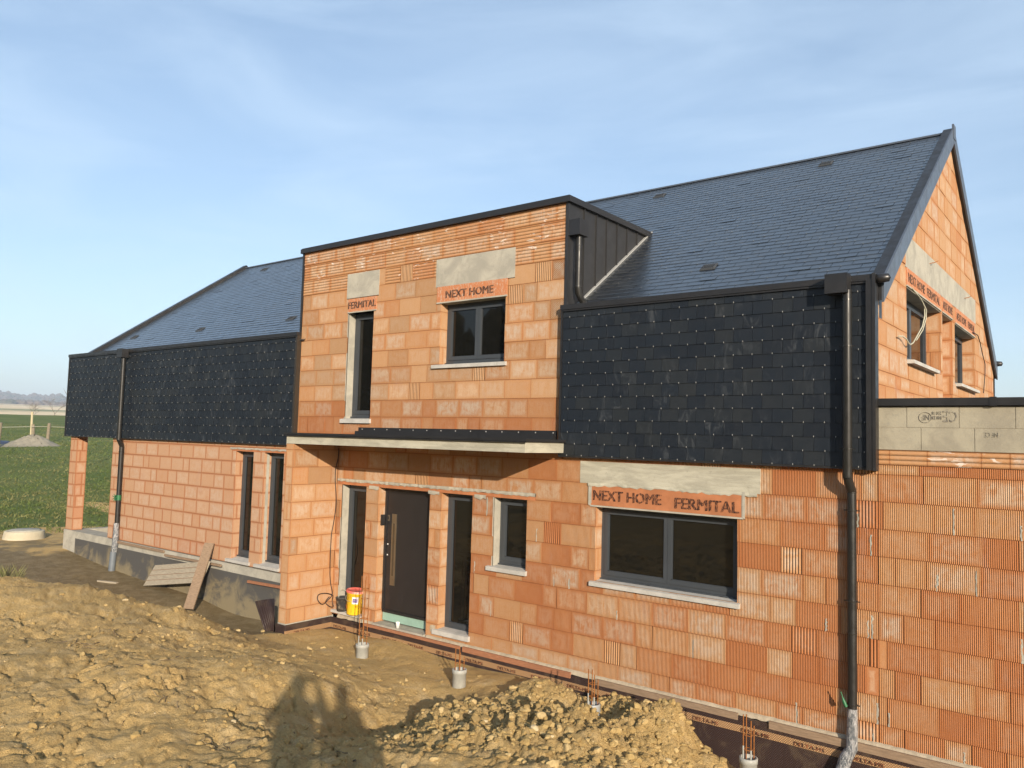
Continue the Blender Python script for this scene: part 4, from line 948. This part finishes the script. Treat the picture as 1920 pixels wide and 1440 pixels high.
# roots and dead stalks on the mound
r=np.random.RandomState(12); b=MB()
for k in range(70):
    h_=r.uniform(7.2,12); a_=math.radians(r.uniform(44,70)); 
    if r.rand()<.7: h_=[11.5,10.2,9.0,8.0,12.0][k%5]+r.normal()*.12; a_=math.radians([66,61.5,60,57,64][k%5]+r.normal()*.9)
    x_,y_=CAM.x-math.sin(a_)*h_,CAM.y+math.cos(a_)*h_; th=r.uniform(0,6.28); l_=r.uniform(.06,.22); pts=[]
    for q_ in range(4):
        u_=q_/3-.5; xx=x_+math.cos(th)*l_*u_+r.normal()*.008; yy=y_+math.sin(th)*l_*u_+r.normal()*.008; pts.append((xx,yy,tz(xx,yy)+.006+.02*r.rand()*(1-abs(u_)*2)))
    b.tube(pts,r.uniform(.002,.006),4)
o=b.build('dead_stalks',m_simple('dry_stalk',(.30,.22,.12),.9,0,.2,0,9,0,40,col2=(.09,.065,.045),thr=(.42,.58))); tag(o,'dry roots and dead stalks scattered over the clay mound','stalks',kind='stuff')
# grass tufts beyond the yard
r=np.random.RandomState(8); n=9000; rr_=28+70*r.rand(n)**1.8; az_=np.radians(r.uniform(60,73,n)); px=CAM.x-np.sin(az_)*rr_; py=CAM.y+np.cos(az_)*rr_
zz_=terrain(px,py)[0]; V=[];F=[]
for k in range(n):
    if rr_[k]<31 and r.rand()<.7: continue
    for b_ in range(3):
        a=r.uniform(0,6.28); s_=r.uniform(.012,.03)*(1+rr_[k]/120); h_=r.uniform(.03,.09); o=len(V)
        cx,cy=px[k]+r.normal()*.25,py[k]+r.normal()*.25; dx,dy=math.cos(a)*s_,math.sin(a)*s_
        V+= [(cx-dx,cy-dy,zz_[k]-.01),(cx+dx,cy+dy,zz_[k]-.01),(cx+r.normal()*.06,cy+r.normal()*.06,zz_[k]+h_)]; F.append((o,o+1,o+2))
me=bpy.data.meshes.new('grass'); me.from_pydata(V,[],F); me.materials.append(GRASSM); o=bpy.data.objects.new('grass',me); COL.objects.link(o); tag(o,'rough pasture grass on the field left of the house','grass',kind='stuff')

# ------------------------------------------------------------------ membrane and battens
def lett(x,zc,parent,y,ux=(1,0,0)): pass
def sheet_path(pts,z0s,z1s,m=0,b=None,thick=.004):
    """vertical sheet following plan path"""
    b=b or MB()
    for i in range(len(pts)-1):
        p,q_=pts[i],pts[i+1]; t=Vector((q_[0]-p[0],q_[1]-p[1],0)).normalized(); nn=Vector((t.y,-t.x,0))*thick
        A=[(p[0],p[1],z0s),(q_[0],q_[1],z0s),(q_[0],q_[1],z1s),(p[0],p[1],z1s)]
        b.face(A,m); b.face([tuple(Vector(v)+nn) for v in A],m); b.face([A[3],A[2],tuple(Vector(A[2])+nn),tuple(Vector(A[3])+nn)],m)
    return b
mp_=[(-9.30,-.935),(-9.06,-.935),(-9.052,-.9),(-9.052,M-.05),(-9.02,M-.045)]
mp_+= [(-9.02+.4*k,M-.045+.008*math.sin(k*1.7)) for k in range(1,35)]
mem=sheet_path(mp_,-4.1,-2.985).build('drainage_membrane',[MEMB])
tag(mem,'brown dimpled drainage membrane along the foot of the main brick wall','membrane')
bp=[(x,y-.006) if x>-9.05 else (x+.006,y-.002) for x,y in mp_[1:]]
bd=sheet_path(bp,-3.165,-3.085,thick=.003).build('printed_band',BAND,mem)
for k in range(22):
    x=-8.95+k*.62
    text('lettering','DELTA-MS',.062,INK,M3((x,M-.062,-3.152),(1,0,0),(0,0,1)),mem,.03,.33,.001)
text('lettering','DELTA-MS',.062,INK,M3((-9.038,-.75,-3.152),(0,1,0),(0,0,1)),mem,.03,.33,.001)
m2=sheet_path([(-19.2,M-.05),(-17.3,M-.05),(-15,M-.055),(-13,M-.05),(-11,M-.055),(-9.29,M-.05)],-3.9,-2.60).build('drainage_membrane',MEMD)
tag(m2,'mud-splashed grey dimpled membrane covering the concrete plinth of the left wing','membrane')
# curled loose end at the porch wall foot
b=MB(); n=14
for k in range(n):
    def pc(t): a=t*2.6; return (-9.31-.42*t-.05*math.sin(a),-.95+.16*math.sin(a*1.1)-.06*t)
    t0,t1=k/n,(k+1)/n; p,q_=pc(t0),pc(t1)
    b.face([(p[0]+.30*t0,p[1],-3.3),(q_[0]+.30*t1,q_[1],-3.3),(q_[0]-.10*t1,q_[1]-.02,-2.58-.12*t1),(p[0]-.10*t0,p[1]-.02,-2.58-.12*t0)],0,smooth=True)
lo=b.build('loose_membrane_end',MEMB); sd=lo.modifiers.new('s','SOLIDIFY'); sd.thickness=.006
tag(lo,'curled loose flap of brown membrane at the foot of the porch wall','membrane')
def batten(x0,x1,z,h,mat,label,y=M-.03,dz=0,grp=None,dep=.035):
    b=MB(); b.hexa([(x0,y-dep,z-h),(x1,y-dep,z-h+dz),(x1,y,z-h+dz),(x0,y,z-h)],[(x0,y-dep,z),(x1,y-dep,z+dz),(x1,y,z+dz),(x0,y,z)],0)
    o=b.build('timber_batten',mat,None,.003); tag(o,label,'batten',grp or 'battens fixed along the foot of the walls'); return o
batten(-8.15,-5.98,-2.955,.045,WOODR,'reddish batten below the front door at the foot of the wall',M-.05)
batten(-5.93,-3.95,-2.955,.075,WOODR,'reddish-brown batten under the small square window')
batten(-3.54,-1.56,-2.955,.075,WOOD,'grey weathered batten under the wide lettered window')
batten(-1.18,4.4,-2.955,.085,WOOD,'long grey batten running past the foot of the right downpipe')
batten(-17.08,-14.80,-2.445,.05,WOOD,'thin grey batten on the plinth right of the left downpipe',M-.045)
batten(-14.66,-12.45,-2.50,.045,WOOD,'slipped thin batten sagging behind the leaning plank',M-.10,.03)
batten(-11.5,-10.1,-2.66,.05,WOODR,'short reddish batten on the plinth beside the porch wall',M-.10,.04)
mb_=MB(); r=random.Random(5); x=-8.9; prev=None
while x<4.4:
    z0=-2.975-.012*r.random(); cur=[(x,M-.0,z0),(x,M-.035-.012*r.random(),z0+.004),(x,M-.02,-2.94+.010*r.random()),(x,M+.003,-2.925+.008*r.random())]
    if prev and not (-7.975<x<-6.7):
        for k in range(3): mb_.face([prev[k],cur[k],cur[k+1],prev[k+1]],0,smooth=True)
    prev=cur; x+=.06
    if -7.975<x<-6.7 and mb_.f: mb_.build('mortar_footing',MORTAR,house); mb_=MB(); prev=None
mb_.build('mortar_footing',MORTAR,house)

# ------------------------------------------------------------------ small things
def pile(x,y,ztop,zbot,r_,rebar,kind,label,tilt=0):
    t=empty('pile_tube',(x,y,zbot)); tag(t,label,'pile tube','concrete-filled tubes with starter bars in front of the porch')
    h=ztop-zbot; b=MB()
    if kind=='ribbed':
        prof=[]; k=0
        while k*.012<h: prof.append((r_+(.006 if k%2 else 0),k*.012)); k+=1
        prof+=[(r_-.008,h),(r_-.008,h-.05)]
    else: prof=[(r_,-.3),(r_,h-.06),(r_+.008,h-.055),(r_+.008,h-.005),(r_,h),(r_-.008,h),(r_-.008,h-.05)]
    b.lathe((0,0,0),prof,28); b.build('tube_shell',m_simple('grey_corrugated_tube',(.34,.35,.34),.5,.1,.4,.3,6) if kind=='ribbed' else WHITEPVC,t)
    b=MB(); b.lathe((0,0,h-.05),[(r_-.008,0),(0,0.01)],20); b.build('concrete_fill',CONC,t)
    b=MB(); s_=.042; zt=rebar-zbot
    hs=[zt,zt-.05,zt-.12,zt-.02]
    for (dx,dy),hh in zip(((-s_,-s_),(s_,-s_),(s_,s_),(-s_,s_)),hs): b.tube([(dx,dy,h-.06),(dx+tilt*.4*(hh-h),dy,(h+hh)/2),(dx+tilt*(hh-h),dy,hh)],.0062,6)
    z=h+.08
    while z<zt-.06:
        o_=tilt*(z-h); b.tube([(-s_+o_,-s_,z),(s_+o_,-s_,z),(s_+o_,s_,z),(-s_+o_,s_,z),(-s_+o_,-s_,z)],.004,5); z+=.15
    b.build('rebar_cage',RUST,t)
    if kind!='plain_short':
        b=MB(); b.tube([(-s_,-s_,h-.05),(-s_,-s_,h+.12)],.009,6); b.tube([(s_,-s_,h-.05),(s_,-s_,h+.09)],.009,6); b.build('mortar_splash',WHITEPVC,t)
    return t
pile(-7.15,-.9,-2.955,-3.30,.095,-1.93,'smooth','pale pile tube with the tallest rusty rebar cage, nearest the porch wall',.02)
pile(-5.16,-.9,-2.945,-3.30,.095,-2.66,'plain_short','pale pile tube with short rebar stubs, second from the porch wall')
pile(-3.0,-.9,-2.93,-3.25,.088,-2.53,'ribbed','corrugated grey pile tube half sunk in the spoil heap')
pile(-1.06,-.9,-3.06,-3.75,.088,-2.62,'smooth','pile tube in the trench cut by the bottom edge near the right downpipe')
# buckets and cup
t=empty('bucket',(-8.50,M+.0,-2.86)); tag(t,'yellow plastic bucket with red-pink lid on the sill left of the door','bucket')
tl=Matrix.Rotation(R(5),3,'Y')
b=MB(); b.lathe((0,0,0),[(0,0),(.125,0),(.128,.01),(.155,.36),(.163,.365),(.163,.385),(.155,.39)],28,0,tl); b.build('pail',YEL,t)
b=MB(); b.lathe((0,0,0),[(.168,.375),(.170,.40),(.158,.415),(.15,.405),(0,.402)],28,0,tl); b.build('lid',PINK,t)
b=MB()
for k in range(5):
    a0,a1=R(-62+k*8),R(-62+(k+1)*8)
    b.face([tl@Vector((.148*math.cos(a0),.148*math.sin(a0),.20)),tl@Vector((.148*math.cos(a1),.148*math.sin(a1),.20)),tl@Vector((.157*math.cos(a1),.157*math.sin(a1),.32)),tl@Vector((.157*math.cos(a0),.157*math.sin(a0),.32))],0)
b.build('label_sticker',WHITE,t)
b=MB()
for k in range(4):
    a0,a1=R(-58+k*8),R(-58+(k+1)*8)
    b.face([tl@Vector((.153*math.cos(a0),.153*math.sin(a0),.225)),tl@Vector((.153*math.cos(a1),.153*math.sin(a1),.225)),tl@Vector((.158*math.cos(a1),.158*math.sin(a1),.295)),tl@Vector((.158*math.cos(a0),.158*math.sin(a0),.295))],0)
b.build('label_print',PURPLE,t)
b=MB(); a=R(-118); c=Vector((math.cos(a),math.sin(a),0)); tt=Vector((-math.sin(a),math.cos(a),0))
b.face([tl@(c*.1375+Vector((0,0,.07))),tl@(c*.143+tt*.05+Vector((0,0,.125))),tl@(c*.152+Vector((0,0,.18))),tl@(c*.143-tt*.05+Vector((0,0,.125)))],0); b.build('warning_diamond',m_simple('orange_diamond',(.62,.22,.06),.5),t)
b=MB(); b.tube([tl@Vector((.166*math.cos(R(q_)),.166*math.sin(R(q_)),.34-.10*math.sin(R(q_+180)) )) for q_ in range(180,361,15)],.003,5); b.build('bucket_handle',WIREM,t)
t=empty('bucket',(-8.83,M+.02,-2.865)); tag(t,'small black muddy bucket with wire handle beside the yellow one','bucket')
b=MB(); b.lathe((0,0,0),[(0,0),(.095,0),(.098,.012),(.118,.22),(.124,.225),(.124,.24),(.112,.24),(.10,.02),(0,.02)],22); b.build('pail',BLKPL,t)
b=MB(); b.tube([(.12*math.cos(R(q_)),.02,.235+.13*math.sin(R(q_))) for q_ in range(0,181,12)],.004,5); b.build('bucket_handle',WIREM,t)
b=MB(); b.lathe((0,0,0),[(0,0),(.026,0),(.036,.09),(.037,.095),(.034,.092),(.024,.005),(0,.005)],18); t=b.build('paper_cup',WHITE); t.location=(-7.40,M-.01,-2.925); tag(t,'small white paper cup on the door threshold','cup')
# cable
b=MB(); cp=[(.06,-.02),(.04,-.2),(.021,-.42),(.034,-.737),(.033,-1.051),(.014,-1.393),(-.017,-1.617),(-.047,-1.869),(-.017,-2.155),(.018,-2.412),(.035,-2.584),(-.014,-2.675),(-.1,-2.747),(-.206,-2.732),(-.27,-2.654),(-.232,-2.576),(-.109,-2.564),(.036,-2.612),(.143,-2.711),(.136,-2.795),(.029,-2.822),(-.064,-2.752),(-.068,-2.682),(-.017,-2.619)]
sm=[]
for k in range(len(cp)-1):
    p0,p1_,p2_,p3_=cp[max(k-1,0)],cp[k],cp[k+1],cp[min(k+2,len(cp)-1)]
    for t_ in (0,.25,.5,.75):
        f=lambda a,b_,c_,d_:.5*((2*b_)+(-a+c_)*t_+(2*a-5*b_+4*c_-d_)*t_*t_+(-a+3*b_-3*c_+d_)*t_**3)
        sm.append((-9.055+.02*math.sin(len(sm)*.5),min(f(p0[0],p1_[0],p2_[0],p3_[0]),M-.012),f(p0[1],p1_[1],p2_[1],p3_[1])))
b.tube(sm,.008,7); o=b.build('cable',BLACKC); tag(o,'thin black cable hanging in the porch corner and coiled at its end','cable')
# shuttering board and plank
b=MB(); A=[Vector((-15.0,-.30,-3.20)),Vector((-12.72,-.30,-2.83)),Vector((-12.70,-.14,-2.42)),Vector((-14.88,-.12,-2.76))]
nn=(A[1]-A[0]).cross(A[3]-A[0]).normalized(); b.slab(A,nn,-.027 if nn.y<0 else .027,0); bo=b.build('shuttering_board',PLY,None,.003); tag(bo,'grey weathered shuttering board tilted against the left plinth','board')
b=MB(); ex=(A[1]-A[0]).normalized(); off=nn*(.004 if nn.y<0 else -.004)
for k in range(1,4):
    t_=k/4; p,q_=A[0].lerp(A[3],t_)+off*.3,A[1].lerp(A[2],t_)+off*.3; ezz=(A[3]-A[0]).normalized()*.004
    b.face([p-ezz,q_-ezz,q_+ezz,p+ezz],0)
b.build('board_joint',JOINT,bo)
b=MB(); P0=Vector((-12.50,-.66,-3.28)); P1=Vector((-12.96,.005,-2.10)); d_=(P1-P0); w_=Vector((.1,.045,0)); th=d_.cross(w_).normalized()*.028
if th.y>0: th=-th
b.hexa([P0-w_,P0+w_,P0+w_+th,P0-w_+th],[P1-w_,P1+w_,P1+w_+th,P1-w_+th]); o=b.build('plank',WOOD,None,.003); tag(o,'narrow weathered plank leaning upright against the left wall','plank')
def offcut(x,y,l,a,mat,label,w_=.07):
    z=tz(x,y); b=MB(); c,s_=math.cos(a)*l/2,math.sin(a)*l/2; nx,ny=-math.sin(a)*w_/2,math.cos(a)*w_/2
    z0,z1=tz(x-c,y-s_)-.005,tz(x+c,y+s_)-.005
    Bm=[(x-c-nx,y-s_-ny,z0),(x+c-nx,y+s_-ny,z1),(x+c+nx,y+s_+ny,z1),(x-c+nx,y-s_+ny,z0)]
    b.hexa(Bm,[(p[0],p[1],p[2]+.035) for p in Bm]); o=b.build('wood_offcut',mat,None,.003); tag(o,label,'offcut','wood offcuts in the mud'); return o
offcut(-11.0,-1.25,.62,R(-62),PLY,'pale batten offcut lying in the mud near the porch wall')
offcut(-15.9,-.65,.5,R(25),PLY,'pale offcut lying beside the leaning shuttering board')
offcut(-12.7,-1.3,.22,R(10),PLY,'small pale chip on the mud below the plank',.06)
offcut(-17.9,-3.5,.6,R(-30),PLY,'pale stick in the mud at the left edge')
# manhole ring
t=empty('manhole_ring',(-22.8,.2,-3.02)); tag(t,'round pale concrete manhole ring standing in the mud at far left','manhole')
b=MB(); prof=[(.56,-.3),(.545,.0),(.52,.14),(.50,.265),(.48,.28),(.38,.28),(.37,.27),(.37,-.1)]; b.lathe((0,0,0),prof,36); b.build('ring',m_concrete('pale_manhole_concrete',(.50,.45,.33),(.42,.37,.27)),t)
b=MB(); b.lathe((.03,0,.28),[(.40,-.01),(.40,.02),(.38,.03),(0,.035)],30); b.build('cover',CONC,t)
# sand heap, tarp, posts
x,y=-53.4,12.0; n=26; b=MB(); z0=tz(x,y,True)
for i_ in range(n):
    for j_ in range(14):
        def P(i__,j__):
            a=2*math.pi*i__/n; q_=j__/14; rr_=q_*(2.1+.4*math.sin(3*a)); return (x+rr_*math.cos(a),y+rr_*math.sin(a),z0-.12+.80*math.exp(-(q_*1.75)**2)+.06*math.sin(i__*2.1+j__*1.7)*(1-q_)-.04)
        b.face([P(i_,j_),P(i_,j_+1),P(i_+1,j_+1),P(i_+1,j_)],0,smooth=True)
o=b.build('sand_heap',SANDM); tag(o,'pale heap of sand on the grass by the fence posts','sand heap')
b=MB(); 
for k in range(8):
    a=k*.4; b.hexa([(x-2.2-.25*k,y-1.2+.1*k,z0-.2),(x-1.9-.25*k,y-1.5+.1*k,z0-.2),(x-1.9-.25*k,y-.7,z0-.2),(x-2.2-.25*k,y-.7,z0-.2)],[(x-2.2-.25*k,y-1.2+.1*k,z0+.15+.1*math.sin(a*3)),(x-1.9-.25*k,y-1.5+.1*k,z0+.1),(x-1.9-.25*k,y-.7,z0+.2),(x-2.2-.25*k,y-.7,z0+.22)])
o=b.build('tarpaulin',TARP); tag(o,'crumpled dark blue tarpaulin beside the sand heap','tarpaulin')
def fpost(x,y,h,lean,label,mat=POSTM,r_=.11):
    z=tz(x,y); b=MB(); b.tube([(x,y,z-.2),(x+lean*.5,y,z+h*.5),(x+lean,y,z+h)],r_,8,radii=[r_*1.1,r_,r_*.9]); o=b.build('fence_post',mat); tag(o,label,'fence post','wooden posts of the pasture fence'); return o
fpost(-52.8,9.75,1.5,.30,'leaning grey fence post at the left edge of the photo')
fpost(-54.0,12.2,1.3,-.15,'grey fence post left behind the sand heap'); fpost(-54.1,13.1,1.35,.12,'grey fence post right behind the sand heap')
fpost(-57.5,13.4,2.1,-.1,'taller thin pale stake between the two grey posts',m_simple('pale_stake',(.42,.36,.22),.9),.08)
b=MB(); b.tube([(-53,8,tz(-53,8)+1.2),(-54,12.5,tz(-54,12.5)+1.15),(-54.5,20,tz(-54.5,20)+1.1)],.018,5); o=b.build('fence_wire',WIREM); tag(o,'thin pale fence wire strung across the pasture','wire')
# bare trees
def bare_tree(x,y,h,seed,label,name='bare_tree',spread=.5,levels=5,group=None,z=None,thick=.05,mat=BARK):
    r=random.Random(seed); t=empty(name,(x,y,(tz(x,y) if z is None else z))); tag(t,label,'tree',group)
    trunk=MB(); crown=MB()
    def grow(p,d,l,rad,lv):
        e=p+d*l; mid=p+d*l*.5+Vector((r.uniform(-1,1),r.uniform(-1,1),0))*l*.05
        (trunk if lv==levels else crown).tube([p,mid,e],rad,5 if lv<3 else 7,radii=[rad,rad*.8,rad*.62],cap=False)
        if lv==0: return
        for k in range(r.choice((2,3,3))):
            a=r.uniform(0,6.28); s_=spread*r.uniform(.5,1.2); nd=(d+Vector((math.cos(a)*s_,math.sin(a)*s_,r.uniform(-.05,.3)))).normalized()
            grow(e if k else p+d*l*r.uniform(.55,.95),nd,l*r.uniform(.62,.82),rad*.6,lv-1)
    grow(Vector((0,0,-.2)),Vector((0,0,1)),h*.28,h*thick*.5,levels)
    trunk.build('trunk',mat,t); crown.build('crown',mat,t); return t
bare_tree(-39.3,9.1,4.9,4,'young bare tree whose twigs rise behind the left end of the cladding',thick=.016,levels=5,spread=.36)
for k,(x_,y_,h_) in enumerate(((-131,44.5,4.6),(-134,42.5,3.6))): bare_tree(x_,y_,h_,20+k,['rounded bare bush at the foot of the far fields','smaller bare bush left of the rounded one in the far fields'][k],spread=.95,levels=6,group='bare bushes in the far fields',thick=.03)
# winter woodland on the hills
r=np.random.RandomState(4); V=[];F=[]
TV,TF=ico(1)
cnt=0
for k in range(2600):
    a=math.radians(r.uniform(62,75)); d_=r.uniform(1250,2420); x_=CAM.x-math.sin(a)*d_; y_=CAM.y+math.cos(a)*d_
    if float(fbm(np.array([x_*.004]),np.array([y_*.004]),2,5)[0])<-.10: continue
    zc=tz(x_,y_); hh=r.uniform(6,10); v=TV*np.array([hh*.8,hh*.8,hh*.6])*(1+.4*(r.rand(len(TV),1)-.5))+np.array([x_,y_,zc+hh*.35]); o=len(V)*1; base=cnt*len(TV); V.append(v); F+= [tuple(i_+base for i_ in f) for f in TF]; cnt+=1
me=bpy.data.meshes.new('woodland'); me.from_pydata(np.vstack(V).tolist(),[],F); me.materials.append(FARWOOD); o=bpy.data.objects.new('woodland',me); COL.objects.link(o); tag(o,'bare winter woodland covering the distant blue hills','woodland',kind='stuff')
# dark wood behind the viewpoint, mirrored by the panes
V=[];F=[];cnt=0; r=np.random.RandomState(14)
for k in range(260):
    t_=r.rand(); x_=-62+72*t_+r.normal()*2; y_=-32-14*math.sin(t_*2.6)+r.normal()*2.5; hh=r.uniform(8,13); zc=tz(x_,y_,False)
    for q_ in range(5):
        rad=hh*.22*(1-q_*.16); v=TV*np.array([rad,rad,hh*.17])*(1+.5*(r.rand(len(TV),1)-.5))+np.array([x_,y_,zc+hh*(.12+.19*q_)]); V.append(v); F+=[tuple(i_+cnt*len(TV) for i_ in f) for f in TF]; cnt+=1
me=bpy.data.meshes.new('woodland'); me.from_pydata(np.vstack(V).tolist(),[],F); me.materials.append(m_simple('dark_wood_edge',(.035,.038,.018),.95,0,.05,0,.6,0,40,col2=(.16,.12,.07),thr=(.45,.6))); o=bpy.data.objects.new('woodland',me); COL.objects.link(o); tag(o,'dark wood edge facing the house, mirrored in the window panes','woodland',kind='stuff')
# grass clump at the left edge of the mound
b=MB(); r=random.Random(6); x0,y0=-12.35,-3.98
for k in range(120):
    a=r.uniform(0,6.28); rr_=r.random()*.22; x_,y_=x0+rr_*math.cos(a),y0+rr_*math.sin(a); z_=tz(x0,y0)-.02; h_=r.uniform(.10,.34); lx,ly=r.uniform(-.16,.2),r.uniform(-.12,.12)
    b.face([(x_-.006,y_,z_),(x_+.006,y_,z_),(x_+lx*.5+.004,y_+ly*.5,z_+h_*.7)],0); b.face([(x_-.002,y_,z_+h_*.1),(x_+lx*.5,y_+ly*.5,z_+h_*.65),(x_+lx,y_+ly,z_+h_)],0)
o=b.build('grass_clump',GRASSM); tag(o,'dark green grass clump at the left edge of the mound','plant')

# ------------------------------------------------------------------ photographer (seen in the photo only as a shadow)
def person(df,ds,sc,phone,mat,label):
    import bmesh
    F=Vector((-math.sin(yaw),math.cos(yaw),0)); S=Vector((math.cos(yaw),math.sin(yaw),0)); base=Vector((CAM.x,CAM.y,0))-F*df+S*ds
    gz=tz(base.x,base.y); H=lambda f,s_,z: base+F*f+S*s_+Vector((0,0,gz+z*(sc if z<1.9 else 1)))
    cz=(CAM.z-gz)/sc if phone else .80
    J={'pel':(H(0,0,.95),.20,.14),'spi':(H(.0,0,1.15),.23,.14),'che':(H(0,0,1.34),.25,.15),'nek':(H(.02,0,1.50),.055,.055),'hd0':(H(.04,0,1.58),.10,.10),'hd1':(H(.045,0,1.68),.115,.115),'hd2':(H(.03,0,1.755),.05,.06)}
    E=[('pel','spi'),('spi','che'),('che','nek'),('nek','hd0'),('hd0','hd1'),('hd1','hd2')]
    for k,q in (('l',-1),('r',1)):
        J['hip'+k]=(H(0,.10*q,.88),.095,.095);J['kne'+k]=(H(.03,.13*q,.49),.06,.06);J['ank'+k]=(H(0,.15*q,.09),.042,.042);J['toe'+k]=(H(.16,.17*q,.04),.035,.045)
        J['sho'+k]=(H(0,.19*q,1.42),.06,.06);J['elb'+k]=(H(.12,.33*q,1.20),.06,.06) if phone else (H(-.02,.27*q,1.12),.055,.055)
        J['wri'+k]=(H(.34,.14*q,cz-.04),.028,.03) if phone else (H(.05,.28*q,.87),.03,.03)
        J['pal'+k]=(H(.39,.10*q,cz),.025,.04) if phone else (H(.07,.28*q,.80),.022,.04)
        if not phone:
            for i_ in range(4): J['f%d'%i_+k]=(H(.045+.02*i_,.275*q,.735-.004*i_),.009,.009);J['g%d'%i_+k]=(H(.05+.02*i_,.265*q,.69-.006*i_),.007,.007);E+=[('pal'+k,'f%d'%i_+k),('f%d'%i_+k,'g%d'%i_+k)]
            J['th'+k]=(H(.115,.26*q,.76),.010,.010);E+=[('pal'+k,'th'+k),('hip'+k,'kne'+k),('pel','hip'+k),('kne'+k,'ank'+k),('ank'+k,'toe'+k),('che','sho'+k),('sho'+k,'elb'+k),('elb'+k,'wri'+k),('wri'+k,'pal'+k)]
            continue
        E+=[('pel','hip'+k),('hip'+k,'kne'+k),('kne'+k,'ank'+k),('ank'+k,'toe'+k),('che','sho'+k),('sho'+k,'elb'+k),('elb'+k,'wri'+k),('wri'+k,'pal'+k)]
        for i_ in range(4): J['f%d'%i_+k]=(H(.405-.004*i_,.082*q,cz+.035-.022*i_),.009,.009);J['g%d'%i_+k]=(H(.375,.055*q,cz+.034-.022*i_),.007,.007);E+=[('pal'+k,'f%d'%i_+k),('f%d'%i_+k,'g%d'%i_+k)]
        J['th'+k]=(H(.37,.085*q,cz+.03),.010,.010);E+=[('pal'+k,'th'+k)]
    ks=list(J); me=bpy.data.meshes.new('person'); me.from_pydata([J[k][0] for k in ks],[(ks.index(a),ks.index(b)) for a,b in E],[])
    o=bpy.data.objects.new('person',me); COL.objects.link(o); m=o.modifiers.new('skin','SKIN'); m.use_smooth_shade=True
    sv=me.skin_vertices[0].data
    for i_,k in enumerate(ks): sv[i_].radius=J[k][1:3]; sv[i_].use_root=(k=='pel')
    sb=o.modifiers.new('sub','SUBSURF'); sb.levels=1; sb.render_levels=1
    me.materials.append(mat)
    tag(o,label,'person')
    if not phone: return
    b=MB(); c=H(.385,0,cz); P=[c+S*(.072*a)+Vector((0,0,.036*z)) for a,z in ((-1,-1),(1,-1),(1,1),(-1,1))]; b.slab(P,F,-.008); ph=b.build('phone',TRIM,None,.002); tag(ph,'black phone held up in both hands by the photographer','phone')
person(.42,0,1.0,True,m_simple('dark_work_jacket',(.05,.055,.07),.8),'person in dark work clothes holding up a phone, casting the shadow on the clay')
person(.50,.55,1.0,False,m_simple('brown_work_jacket',(.12,.09,.06),.8),'person in brown work clothes with arms down, added beside the photographer to widen the shadow')  # second figure, unseen, added to fill out the foreground shadow

# ------------------------------------------------------------------ air
hz=MB(); hz.box(-3900,3900,-3900,3900,-9,135); ho=hz.build('haze',FARWOOD); ho.data.materials.clear()
hm=bpy.data.materials.new('haze_air'); hm.use_nodes=True; hm.node_tree.nodes.clear(); q=hm.node_tree.nodes.new('ShaderNodeOutputMaterial'); v=hm.node_tree.nodes.new('ShaderNodeVolumePrincipled')
v.inputs['Color'].default_value=(.70,.83,1,1); v.inputs['Density'].default_value=.00036; v.inputs['Anisotropy'].default_value=.0
hm.node_tree.links.new(v.outputs[0],q.inputs['Volume']); ho.data.materials.append(hm); tag(ho,kind='stuff')
